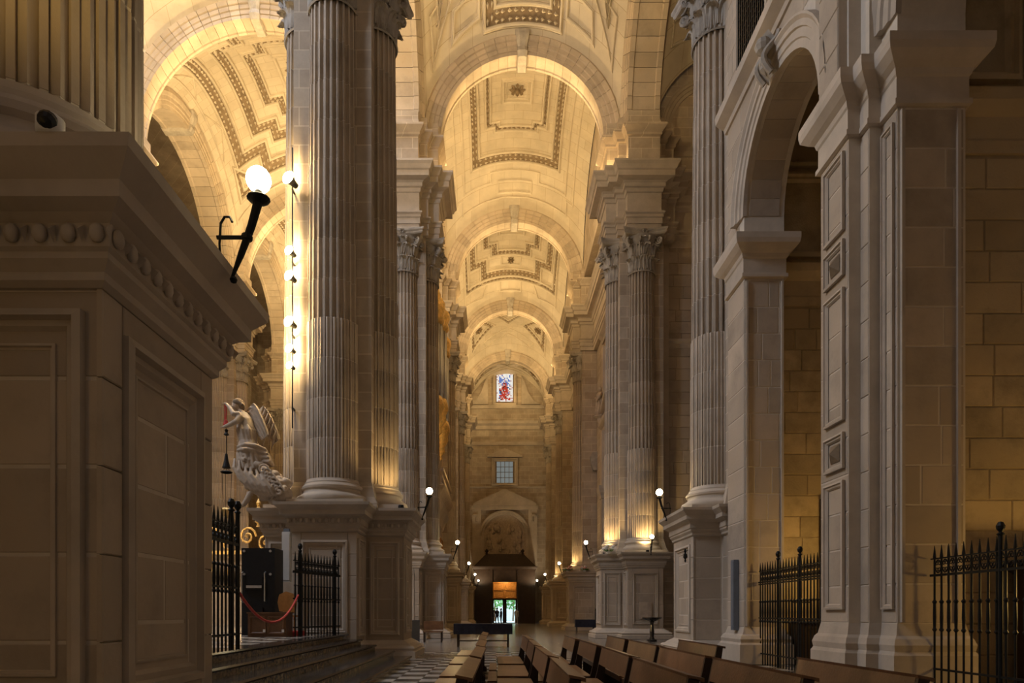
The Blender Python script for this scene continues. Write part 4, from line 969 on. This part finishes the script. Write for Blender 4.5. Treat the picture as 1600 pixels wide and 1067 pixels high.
# egg-and-dart under the cornice of the nearest pedestals
egg = MB().lathe([(.001, -.055), (.03, -.045), (.045, -.01), (.04, .03), (.02, .055), (.001, .06)], 8).mesh('egg'); egg.materials.append(M['stone']); 
for p in egg.polygons: p.use_smooth = True
dart = MB().add([(-.012, 0, .05), (.012, 0, .05), (0, 0, -.06), (0, -.05, 0)], [(0, 1, 3), (1, 2, 3), (2, 0, 3), (0, 2, 1)]).mesh('dart'); dart.materials.append(M['stone'])
piers = [o for o in bpy.data.objects if o.name.startswith('clustered_pier') and o.parent is None]
def eggs(par, a, b):
    d = Vector((b[0]-a[0], b[1]-a[1])); L = d.length; n = int(L/.15); rz = math.atan2(d.y, d.x)
    for k in range(n):
        u = (k+.5)*L/n
        o = put('egg', egg, None, par, (a[0]+d.x*u/L, a[1]+d.y*u/L, 3.49), rz); o.scale = (1, .8, 1)
        u = (k+1)*L/n; put('dart', dart, None, par, (a[0]+d.x*u/L, a[1]+d.y*u/L, 3.49), rz)
for p in piers:
    if abs(p.location.x-LX) < .1 and p.location.y < 20:
        e = .125
        if p.location.y < 10: eggs(p, (1.85+e, -.82-e), (1.85+e, .82+e)); eggs(p, (.82+e, -.82-e), (1.85+e, -.82-e))
        else: eggs(p, (-.82-e, -1.85-e), (.82+e, -1.85-e)); eggs(p, (.82+e, -.82-e), (1.85+e, -.82-e)); eggs(p, (-1.85-e, -.82-e), (-.82-e, -.82-e))
light('POINT', 'added_pedestal_fill', (-4.2, .2, 2.4), 24, (1, .54, .06), .3)  # warm fill added for the nearest pedestal, no candle stands here
light('SPOT', 'pier_floodlight', (-2.3, .6, 5.0), 300, (1, .64, .18), .2, (-3.2, 4.4, 8.0), R(90))
# chapel lamps
light('POINT', 'chapel_lamp', (9.0, 8.9, 1.5), 75, (1, .6, .16), .15)
light('POINT', 'chapel_lamp', (8.0, 14.3, 2.2), 75, (1, .6, .16), .15)
# ------------------------------------------------------------------ angel statue on the big pier's pedestal
def blob(mb, c, r, n=10):
    if not isinstance(r, (tuple, list)): r = (r, r, r)
    rs = []
    for i in range(n+1):
        a = pi*i/n; q = max(.02, sin(a)); rs.append([(c[0]+r[0]*q*cos(2*pi*j/12), c[1]+r[1]*q*sin(2*pi*j/12), c[2]-r[2]*cos(a)) for j in range(12)])
    mb.rings(rs); return mb
def remesh(o, vox, sm=3):
    m_ = o.modifiers.new('fuse', 'REMESH'); m_.mode = 'VOXEL'; m_.voxel_size = vox; m_.use_smooth_shade = True
    if sm: q = o.modifiers.new('soften', 'SMOOTH'); q.iterations = sm; q.factor = .5
    return o
an = thing('angel_statue', 'pale stone angel with wings rising from swirling clouds on the pier pedestal', 'statue', (-5.75, 17.0, ZP))
b_ = MB()
blob(b_, (-.80, 0, 2.52), (.13, .12, .15)); b_.tube([(-.74, 0, 2.42), (-.66, 0, 2.28)], [.07, .09], 10)
blob(b_, (-.91, 0, 2.50), (.035, .03, .03))                                         # nose and chin
blob(b_, (-.88, 0, 2.43), (.06, .06, .05))
b_.tube([(-.66, 0, 2.30), (-.60, 0, 2.12), (-.55, 0, 1.9), (-.52, 0, 1.65), (-.5, 0, 1.4), (-.47, 0, 1.1), (-.42, 0, .8)], [.12, .2, .22, .19, .23, .27, .25], 14)
b_.tube([(-.66, -.18, 2.24), (-.80, -.24, 2.22), (-.90, -.16, 2.38), (-1.02, -.08, 2.5)], [.08, .07, .055, .04], 10)
b_.tube([(-.64, -.16, 2.2), (-.72, -.27, 2.02), (-.9, -.22, 1.96), (-1.08, -.1, 1.94)], [.09, .075, .06, .045], 10)
for (hx, hz) in ((-1.05, 2.53), (-1.10, 1.94)):                                     # hands with fingers
    blob(b_, (hx, -.08, hz), (.05, .04, .035))
    for k in range(4): b_.tube([(hx-.02, -.11+.022*k, hz), (hx-.07, -.11+.022*k, hz-.005), (hx-.10-.008*k % .02, -.11+.022*k, hz-.03)], .012, 6)
    b_.tube([(hx, -.05, hz), (hx-.03, -.02, hz+.04)], .013, 6)
remesh(put('figure', b_, 'statue', an), .022, 2)
hr = MB(); blob(hr, (-.77, 0, 2.57), (.145, .14, .12)); blob(hr, (-.68, 0, 2.5), (.09, .11, .12))
for k in range(9): blob(hr, (-.80+.02*k, .09*sin(k*2.2), 2.62-.015*k), .05, 6)
remesh(put('hair', hr, 'carved', an), .02, 1)
rb = MB()
for k in range(15):                                                                 # robe with long folds
    a = -pi*.95+k*2*pi*.95/15; rr_ = .19+.03*(k % 2)
    rb.tube([(-.62+.12*cos(a), .14*sin(a), 2.12), (-.55+rr_*cos(a), rr_*sin(a), 1.85), (-.52+.18*cos(a+.1), .18*sin(a+.1), 1.6), (-.48+.27*cos(a+.2), .25*sin(a+.2), 1.25), (-.42+.33*cos(a+.3), .3*sin(a+.3), .85)], [.04, .05, .045, .06, .05], 7)
for k in range(4): rb.tube([(-.74+.02*k, -.16-.05*(k % 2), 1.42-.10*k), (-.5, -.27-.06*(k % 2), 1.46-.13*k), (-.25, -.24+.05*k, 1.44-.12*k), (-.06+.04*k, -.12, 1.36-.10*k), (.02+.03*k, .0, 1.2-.07*k), (-.08, .08, 1.05-.03*k)], [.03, .05, .055, .06, .05, .02], 7)
for k in range(3): rb.tube([(-.45+.06*k, .12, 2.1), (-.35+.05*k, .16, 1.9), (-.22+.04*k, .14, 1.68)], [.04, .06, .02], 7)
remesh(put('robe', rb, 'statue', an), .018, 1)
cl = MB(); rr = random.Random(12)
for k in range(16):
    t = k/15; blob(cl, (-.5+.85*t, 0, .85-.6*t), (.26, .24, .24), 8)
for k in range(70):                                                                 # billows standing proud of the core
    t = rr.random(); a = rr.uniform(-pi, pi); r_ = rr.uniform(.07, .14); cx, cz = -.55+.95*t, .88-.66*t
    blob(cl, (cx+.24*cos(a)*.7, -.26*abs(sin(a))*rr.choice((1, 1, -1)), max(r_, cz+.26*cos(a))), (r_, r_, r_*.9), 8)
for k in range(6):                                                                  # trailing drapery folds
    cl.tube([(-.78+.13*k, -.2-.04*(k % 2), 1.12-.05*k), (-.74+.15*k, -.36-.03*(k % 2), .86-.06*k), (-.55+.15*k, -.4, .55-.04*k), (-.3+.11*k, -.36, .32-.02*k), (-.05+.07*k, -.26, .16)], [.03, .05, .055, .05, .02], 7)
for k in range(6):                                                                  # curls
    c0 = (-.02+.08*k, -.34, .82-.11*k); cl.tube([(c0[0]+.14*(1-i/16)*cos(i*.6), c0[1]-.03*i/16, c0[2]+.14*(1-i/16)*sin(i*.6)) for i in range(17)], .03, 6)
cl.tube([(-.35, -.3, .25), (-.4, -.34, .1), (-.5, -.36, -.06), (-.56, -.36, -.12)], [.09, .08, .06, .02], 8)
remesh(put('cloud', cl, 'statue', an), .018, 1)
for s in (-1, 1):
    wg = MB(); rs = []; n = 14
    for i in range(n):
        t = i/(n-1); px = -.52+.08*s+t*.62; pz = 2.30+.42*sin(min(1, t*2.2)*pi/2)-t*t*.95; wd = .16+.5*sin(pi*min(1, t*.85+.12))
        row = []
        for j in range(9):
            q = j/8; row.append((px-.03*q-.16*q, .16+.10*s+.10*t*s+.03*(j % 2), pz-wd*q*.75))
        rs.append(row)
    wg.rings(rs, closed=False); o = put('wing', wg, 'statue', an, (0, .02, 0)); q = o.modifiers.new('t', 'SOLIDIFY'); q.thickness = .05
    for i in range(6):
        t = .35+.11*i; px = -.52+.08*s+t*.62; pz = 2.30+.42*sin(min(1, t*2.2)*pi/2)-t*t*.95
        put('feather', MB().tube([(px, .13+.1*s, pz), (px-.06, .12+.1*s, pz-.18), (px-.14, .13+.1*s, pz-.38-.03*i)], [.02, .035, .008], 6), 'statue', o)
tag(put('red_tassel', MB().tube([(0, 0, 0), (.01, 0, -.2), (0, 0, -.36)], [.02, .018, .02], 8).lathe([(0, -.36), (.05, -.4), (.07, -.5), (.03, -.55), (0, -.56)], 8).tube([(-.03, -.02, 0), (-.02, -.02, -.2), (-.03, 0, -.4)], .012, 6), 'red', None, (-6.80, 16.92, ZP+2.5)), 'red tassel dangling from the raised hand of the angel', 'tassel')
hl = thing('hanging_lamp', 'black sanctuary lamp hanging on a chain below the angel hand', 'lamp', (-6.78, 16.9, ZP))
put('chain', MB().tube([(0, 0, 1.9), (0, 0, 1.2)], .012, 6).lathe([(0, 1.9), (.05, 1.86), (.03, 1.8), (.07, 1.74), (0, 1.7)], 10), 'iron', hl); put('cap', MB().lathe([(0, 1.3), (.03, 1.25), (.05, 1.1), (.1, .92), (.1, .9), (0, .9)], 12), 'iron', hl)
put('ring', MB().lathe([(.13, .78), (.15, .8), (.13, .82), (.11, .8), (.13, .78)], 16), 'iron', hl)
for k in range(3):
    a = k*2.1; put('chain', MB().tube([(.03*cos(a), .03*sin(a), .9), (.13*cos(a), .13*sin(a), .8), (.1*cos(a), .1*sin(a), -.1)], .006, 5), 'iron', hl)
put('bowl', MB().lathe([(.1, -.1), (.14, -.15), (.1, -.28), (.03, -.36), (0, -.42)], 12), 'gold', hl)

# ------------------------------------------------------------------ organ case and choir enclosure between the left piers
og = thing('organ', 'gilded organ case with tin pipes and stone balcony between left piers', 'organ', (-3.6, 39.2, 0))
put('choir_wall', MB().box(-1.6, .1, -4.3, 4.3, 0, 7.6), 'ashlar', og)
put('wall_base', MB().sweep(rc(-1.6, .1, -4.3, 4.3), [(.3, 0), (.3, .4), (.2, .6), (.02, .8)]), 'stone', og); put('wall_cornice', MB().sweep(rc(-1.6, .1, -4.3, 4.3), [(.02, 6.4), (.1, 6.5), (.2, 6.9), (.45, 7.3), (.5, 7.6), (0, 7.65)]), 'stone', og)
for y in (-3, -1, 1, 3): frame(og, (.1, y+.9, 0), -pi/2, 0, 1.8, 1.2, 5.8, .2, .1); 
for y in (-3, -1, 1, 3): frame(og, (.1, y-.9, 0), pi/2, 0, 1.8, 1.2, 5.8, .2, .1, mt='doorwood')
put('balcony_floor', MB().sweep(rc(-1.2, .75, -3.4, 3.4), [(-.3, 7.3), (-.1, 7.6), (.05, 7.8), (.1, 8.0), (0, 8.05)]), 'statue', og)
bal = MB().lathe([(.05, 0), (.05, .06), (.03, .1), (.08, .3), (.03, .55), (.05, .62), (.06, .7)], 8).mesh('baluster'); bal.materials.append(M['statue'])
for k in range(22): put('baluster', bal, None, og, (.7, -3.3+k*6.6/21, 8.05))
put('handrail', MB().box(.58, .82, -3.45, 3.45, 8.75, 8.92), 'statue', og)
put('case', MB().box(-1.5, -.25, -3.2, 3.2, 8.0, 19.0), 'doorwood', og); put('case_cornice', MB().sweep(rc(-1.5, -.25, -3.2, 3.2), [(0, 18.6), (.15, 18.8), (.2, 19.1), (.4, 19.4), (0, 19.5)]), 'gold', og)
for ty, rad, zz in ((-2.4, .55, 0), (0, .62, .6), (2.4, .55, 0)):
    tu = put('tower_foot', MB().lathe([(0, 10.6+zz), (.12, 10.7+zz), (.1, 10.9+zz), (.3, 11.1+zz), (.26, 11.4+zz), (rad*.9, 11.8+zz), (rad*.85, 12.1+zz), (rad*1.1, 12.4+zz), (rad*1.05, 12.7+zz), (rad*.9, 13+zz)], 16, c=(.15, ty, 0)), 'gold', og, smooth=True)
    put('tower_crown', MB().lathe([(rad*.9, 16.9+zz), (rad*1.15, 17.1+zz), (rad*1.05, 17.4+zz), (rad*1.25, 17.7+zz), (rad*1.2, 18.0+zz), (rad*.7, 18.3+zz), (rad*.8, 18.6+zz), (rad*.3, 19.1+zz), (.1, 19.6+zz), (.14, 19.8+zz), (0, 20+zz)], 16, c=(.15, ty, 0)), 'gold', og, smooth=True)
    for k in range(9):
        a = -pi/2+pi*k/8; put('pipe', MB().lathe([(.03, 12.9+zz), (.075, 13.3+zz), (.075, 16.9+zz)], 10, c=(.15+rad*.82*cos(a), ty+rad*.82*sin(a), 0)), 'pipe', og, smooth=True)
    ch = MB()                                                                        # gilded cherub brackets
    for s in (-1, 1):
        blob(ch, (.3, ty+s*.75, 16.6+zz), .14, 8); blob(ch, (.25, ty+s*.75, 16.2+zz), (.18, .16, .3), 8); ch.tube([(.2, ty+s*.75, 16+zz), (.35, ty+s*.6, 15.6+zz), (.2, ty+s*.8, 15.2+zz)], [.12, .09, .05], 7)
    put('cherub', ch, 'gold', og, smooth=True)
for ty in (-1.2, 1.2):
    for k in range(7): put('pipe', MB().lathe([(.03, 12.0), (.065, 12.3), (.065, 15.2+.25*abs(k-3))], 8, c=(-.15, ty-.5+k*.16, 0)), 'pipe', og, smooth=True)
light('POINT', 'organ_lamp', (-1.9, 37.6, 10.0), 130, WARM, .1); light('POINT', 'choir_lamp', (-2.1, 36.0, 4.5), 60, WARM, .1)
# gilded crest rail seen behind the railing
gr = thing('gilded_screen', 'gilded scrollwork altar screen glimpsed beyond the iron railing', 'screen', (-14.5, 28, .67))
put('plinth', MB().box(-3, 6, -.25, .25, 0, 1.6), 'statue', gr)
for k in range(12):
    x = -2.6+k*.75; put('scroll', MB().tube([(x+.36*(1-i/20)*cos(i*.55), 0, 3.4+.5*(k % 2)*.6+.42*(1-i/20)*sin(i*.55)) for i in range(21)], .05, 6), 'gold', gr)
    put('baluster', MB().lathe([(.08, 1.6), (.05, 1.8), (.1, 2.2), (.05, 2.6), (.08, 3.0)], 8, c=(x, 0, 0)), 'gold', gr)
put('rail', MB().box(-3, 6, -.1, .1, 2.95, 3.1), 'gold', gr)
for k in range(4): put('urn', MB().lathe([(.1, 4.1), (.06, 4.2), (.2, 4.5), (.16, 4.8), (.05, 4.95), (.1, 5.1), (0, 5.3)], 10, c=(-2+k*2.2, 0, 0)), 'gold', gr)
light('POINT', 'sanctuary_lamp_light', (-12.5, 24, 5.0), 420, WARM, .2); light('POINT', 'sanctuary_lamp_light', (-13.5, 36, 6), 500, WARM, .2)
light('POINT', 'sanctuary_lamp_light', (-14.5, 52, 6), 600, WARM, .2)

# ------------------------------------------------------------------ things on the altar platform
ZF = .68
rk = thing('equipment_rack', 'tall black equipment rack by the pier pedestal', 'rack', (-5.45, 15.5, ZF))
put('cabinet', MB().box(-.38, .38, -.1, .5, 0, 2.0), 'blackp', rk)
for z in (.35, 1.05): put('amplifier', MB().box(-.3, .12, -.16, -.1, z, z+.28), 'blackp', rk)
put('front_plate', MB().box(-.25, .1, -.175, -.16, 1.08, 1.14), 'metal', rk)
for x in (-.34, .18): put('handle', MB().tube([(x, -.12, .75), (x, -.2, .78), (x, -.2, 1.42), (x, -.12, 1.45)], .016, 8), 'metal', rk)
for x in (-.32, .28):
    for z in (1.4, 1.93): put('screw', MB().tube([(x, -.1, z), (x, -.115, z)], .03, 10), 'metal', rk)
cb = thing('wooden_chest', 'low brown wooden chest behind the red rope', 'chest', (-4.9, 14.5, ZF))
put('carcass', MB().box(-.4, .42, -.15, .3, 0, .5), 'wood', cb); put('lid', MB().box(-.42, .44, -.17, .32, .5, .53), 'wood', cb)
for x in (-.36, .03): frame(cb, (0, -.15, 0), 0, x, x+.35, .06, .44, .04, .015, mt='wood')
for x in (-.02, .38): put('label_plate', MB().box(x-.05, x+.0, -.17, -.15, .1, .16), 'white', cb)
ch = thing('folding_chair', 'small orange wooden chair back standing behind the chest', 'chair', (-4.72, 15.25, ZF))
put('backrest', MB().rings([[(-.2, y, .55), (.16, y, .5), (.2, y, .75), (.12, y, .95), (-.05, y, 1.0), (-.2, y, .93), (-.24, y, .75)] for y in (0, .03)]), 'doorwood', ch); put('seat', MB().box(-.2, .2, -.1, .3, .42, .46), 'doorwood', ch)
for x in (-.18, .15):
    for y in (-.08, .25): put('leg', MB().box(x, x+.03, y, y+.03, 0, .42), 'doorwood', ch)
a = Vector((-3.72, 9.75, 1.48)); b = Vector((-4.30, 14.6, 1.58))
pts = [a.lerp(b, i/24)-Vector((0, 0, .50*(1-(2*i/24-1)**2))) for i in range(25)]
tag(put('barrier_rope', MB().tube(pts, .022, 8), 'red'), 'red barrier rope slung between the railing and the gate', 'rope')
tag(put('kneeling_step', MB().box(-4.65, -4.35, 14.9, 15.4, ZF, ZF+.09).box(-4.62, -4.38, 14.95, 15.35, ZF+.09, ZF+.11), 'red'), 'small red padded step beside the wooden chest', 'step')
sp = thing('column_speaker', 'white column loudspeaker on the floodlit pier pedestal', 'speaker', (-5.12, 16.5, 1.95))
put('cabinet', MB().box(-.1, .1, -.12, .0, 0, 1.22), 'white', sp); put('cap', MB().box(-.07, .07, -.1, 0, 1.22, 1.3), 'greyp', sp); put('grille', MB().box(-.085, .085, -.13, -.12, .04, 1.18), 'white', sp)
sp = thing('column_speaker', 'dark grey column loudspeaker on the chapel jamb', 'speaker', (5.72, 16.1, .78))
put('cabinet', MB().box(-.06, .06, -.1, .1, 0, 1.68), 'greyp', sp); put('grille', MB().box(-.07, -.06, -.08, .08, .04, 1.64), 'greyp', sp)
# ------------------------------------------------------------------ smaller furniture
ft = thing('holy_water_font', 'dark stone holy water font on a slim stem before the uplit pier', 'font', (6.5, 28.0, 0))
put('stem', MB().lathe([(.2, 0), (.2, .06), (.12, .1), (.08, .2), (.1, .4), (.06, .7), (.09, .82)], 12), 'bmarble', ft); put('basin', MB().lathe([(.09, .82), (.3, .9), (.4, .96), (.4, 1.0), (.33, .99), (0, .93)], 18), 'bmarble', ft)
tag(put('notice_board', MB().box(6.55, 7.05, 30.50, 30.54, .95, 1.65).box(6.52, 7.08, 30.51, 30.57, .92, 1.68), 'statue'), 'pale notice board on the uplit pier pedestal above the font', 'notice')
tag(put('display_panel', MB().box(-2.85, -2.5, 22.0, 22.06, 0, .95).box(-2.9, -2.45, 21.85, 22.2, 0, .04), 'greyp'), 'grey upright panel beside the floodlit pier base', 'panel')
bn = thing('side_bench', 'reddish wooden bench against the left pier pedestal', 'bench', (-2.55, 27.2, 0))
put('backrest', MB().box(-.4, .4, .25, .3, .5, .85), 'wood', bn); put('seat', MB().box(-.4, .4, -.15, .25, .4, .45), 'wood', bn)
for x in (-.38, .32): put('leg', MB().box(x, x+.06, -.12, .28, 0, .4), 'darkwood', bn)
def flowers(label, x, y, z, cols, n, r):
    t = thing('flower_arrangement', label, 'flowers', (x, y, z)); rr = random.Random(int(x*7+y)); lm = MB()
    for k in range(30):
        a = rr.uniform(0, 6.28); q = rr.uniform(.3, 1)*r; lm.add([(0, 0, .05), (q*cos(a-.2), q*sin(a-.2), .12), (q*1.2*cos(a), q*1.2*sin(a), .2), (q*cos(a+.2), q*sin(a+.2), .12)], [(0, 1, 2, 3)])
    put('leaves', lm, 'leaf', t); put('pot', MB().lathe([(.05, 0), (.09, .0), (.12, .12), (.1, .12)], 10), 'white', t)
    for k in range(n):
        a = rr.uniform(0, 6.28); q = rr.uniform(.2, 1)*r; put('bloom', blob(MB(), (q*cos(a), q*sin(a), .18+rr.uniform(0, .18)), (.08, .08, .06), 5), rr.choice(cols), t)
M['pink'] = mat('pink_petals', (.75, .38, .38), .7, .2, 20); M['petal'] = mat('white_petals', (.8, .75, .7), .7, .1, 20)
flowers('pink flowers on the aisle corner of the first engaged right pedestal', 4.8, 44.9, ZP, ['pink', 'petal'], 12, .35)
flowers('white flowers on the near side of the first engaged right pedestal', 5.9, 44.75, ZP, ['pink', 'petal'], 10, .3)
flowers('white flowers on the left ledge of the uplit right pier', 5.2, 31.1, ZP, ['petal'], 10, .25)
# low table with flowers near the right wall
lt = thing('side_table', 'low cloth-covered table by the right wall beyond the transept', 'table', (5.5, 41.5, 0))
put('top', MB().box(-.6, .6, -.3, .3, .72, .77), 'cloth', lt); put('drape', MB().box(-.61, .61, -.31, .31, .3, .72), 'cloth', lt)
for x in (-.55, .5): put('leg', MB().box(x, x+.05, -.25, .25, 0, .3), 'darkwood', lt)
# chapel furniture
cf = thing('dark_cabinet', 'low dark wooden cabinet inside the far chapel', 'cabinet', (7.6, 15.6, 0))
put('carcass', MB().box(-.65, 1.0, -.3, .3, 0, .95), 'darkwood', cf); put('top', MB().box(-.7, 1.05, -.35, .32, .95, 1.0), 'darkwood', cf)
for x in (-.6, .2): frame(cf, (0, -.3, 0), 0, x, x+.75, .08, .88, .08, .02, mt='darkwood')
cx_ = thing('standing_crucifix', 'small dark crucifix on the cabinet in the far chapel', 'crucifix', (7.05, 15.55, 1.0))
put('cross', MB().box(-.015, .015, -.015, .015, 0, .62).box(-.2, .2, -.015, .015, .42, .46), 'darkwood', cx_); put('foot', MB().lathe([(.1, 0), (.08, .05), (.02, .1)], 10), 'darkwood', cx_)
dd = struct('door_1', MB().box(7.85, 9.2, 16.2, 16.3, 0, 3.95), 'darkwood', 'dark doorway in the far chapel wall'); frame(dd, (0, 16.2, 0), 0, 7.9, 9.15, .1, 3.85, .12, .04, mt='darkwood')
cb2 = thing('confessional', 'dark wooden confessional at the right edge behind the grille', 'confessional', (9.0, 10.3, 0))
put('body', MB().box(-.75, .9, -.35, .4, 0, 1.85), 'darkwood', cb2); put('cornice', MB().sweep(rc(-.75, .9, -.35, .4), [(0, 1.8), (.06, 1.86), (.12, 1.95), (.12, 2.0), (0, 2.02)]), 'darkwood', cb2); frame(cb2, (0, -.35, 0), 0, -.65, .1, .15, 1.7, .1, .03, mt='darkwood')
cl_ = thing('candle_lamp', 'tiny bright lamp inside the far chapel', 'lamp', (7.15, 15.9, 2.25)); put('bulb', blob(MB(), (0, 0, 0), .03, 8), 'globe', cl_); put('arm', MB().tube([(0, 0, -.02), (.05, .25, -.05), (.05, .4, 0)], .012, 6), 'iron', cl_)
# ------------------------------------------------------------------ visitors by the doors
def person(label, x, y, rz, h, top, legs, stride=.1):
    t = thing('person', label, 'person', (x, y, 0), rz, 'visitors by the far doors'); k = h/1.75
    V = [(0,0,.95),(0,0,1.15),(0,0,1.38),(0,0,1.5),(0,.01,1.6),(0,.015,1.7), (.09,0,.9),(.10,stride*.5,.5),(.10,stride*.2,.08),(.10,stride*.2+.14,.03), (-.09,0,.9),(-.10,-stride*.3,.5),(-.10,-stride,.08),(-.10,-stride+.14,.03),
         (.19,0,1.40),(.24,-.02,1.12),(.22,.1,.88),(.22,.14,.80), (-.19,0,1.40),(-.24,-.02,1.12),(-.22,.1,.88),(-.22,.14,.80)]
    E = [(0,1),(1,2),(2,3),(3,4),(4,5),(0,6),(6,7),(7,8),(8,9),(0,10),(10,11),(11,12),(12,13),(2,14),(14,15),(15,16),(16,17),(2,18),(18,19),(19,20),(20,21)]
    rad = [.15,.14,.16,.06,.09,.07,.10,.07,.05,.04,.10,.07,.05,.04,.07,.05,.035,.03,.07,.05,.035,.03]
    m = bpy.data.meshes.new('body'); m.from_pydata([(a*k, b*k, c*k) for a, b, c in V], E, []); m.materials.append(M[top])
    o = bpy.data.objects.new('body', m); C.objects.link(o); o.parent = t
    sk = o.modifiers.new('skin', 'SKIN'); sd = o.modifiers.new('sub', 'SUBSURF'); sd.levels = 2; sd.render_levels = 2
    lay = m.skin_vertices[0].data
    for i, r_ in enumerate(rad): lay[i].radius = (r_*k, r_*k*.85); 
    lay[0].use_root = True
    put('hair', blob(MB(), (0, -.02*k, 1.68*k), (.1*k, .11*k, .1*k), 8), 'blackp', t); put('face', blob(MB(), (0, .05*k, 1.62*k), (.075*k, .07*k, .1*k), 8), 'skin', t)
person('visitor in dark clothes at the left of the far doors', -.33, 66, 0, 1.72, 'clothes', 'clothes'); person('visitor in dark clothes in the middle of the group at the far doors', .1, 65.4, 2.6, 1.65, 'clothes', 'clothes', .2)
person('visitor in dark clothes at the right of the group at the far doors', .5, 66.5, 1.2, 1.6, 'clothes', 'clothes'); person('lone visitor in pale clothes right of the bright glass doors', 2.0, 66.0, -.6, 1.65, 'clothes2', 'clothes')
# ------------------------------------------------------------------ saints on brackets along the right wall
for k in range(2, 5):
    y0, y1 = PY[k]+(1.1 if k > 2 else .9), PY[k+1]-1.1; c = (y0+y1)/2
    for q, yy in enumerate((c-2.45, c+2.45)):
        t = thing('saint_statue', 'pale stone saint on %s bracket in the %s right bay beyond the transept' % (('near', 'far')[q], ['first', 'second', 'third'][k-2]), 'statue', (6.45, yy, 13.35), 0, 'saints along the right wall')
        put('bracket', MB().lathe([(.05, -.5), (.15, -.35), (.2, -.15), (.4, -.05), (.4, 0)], 12), 'stone', t)
        b_ = MB().tube([(0, 0, 0), (-.02, 0, .5), (.02, 0, 1.0), (0, 0, 1.35), (0, 0, 1.5)], [.3, .27, .22, .24, .1], 12); blob(b_, (-.02, 0, 1.68), (.12, .11, .16), 8)
        for s_ in (-1, 1): b_.tube([(0, s_*.24, 1.38), (-.1, s_*.32, 1.1), (-.28, s_*.18, 1.05+.15*s_)], [.1, .09, .06], 8)
        for f_ in range(9): b_.tube([(.2*cos(f_*.7), .2*sin(f_*.7), 1.2), (.25*cos(f_*.7+.2), .25*sin(f_*.7+.2), .6), (.3*cos(f_*.7), .3*sin(f_*.7), .02)], [.03, .05, .06], 6)
        put('figure', b_, 'statue', t, smooth=True)
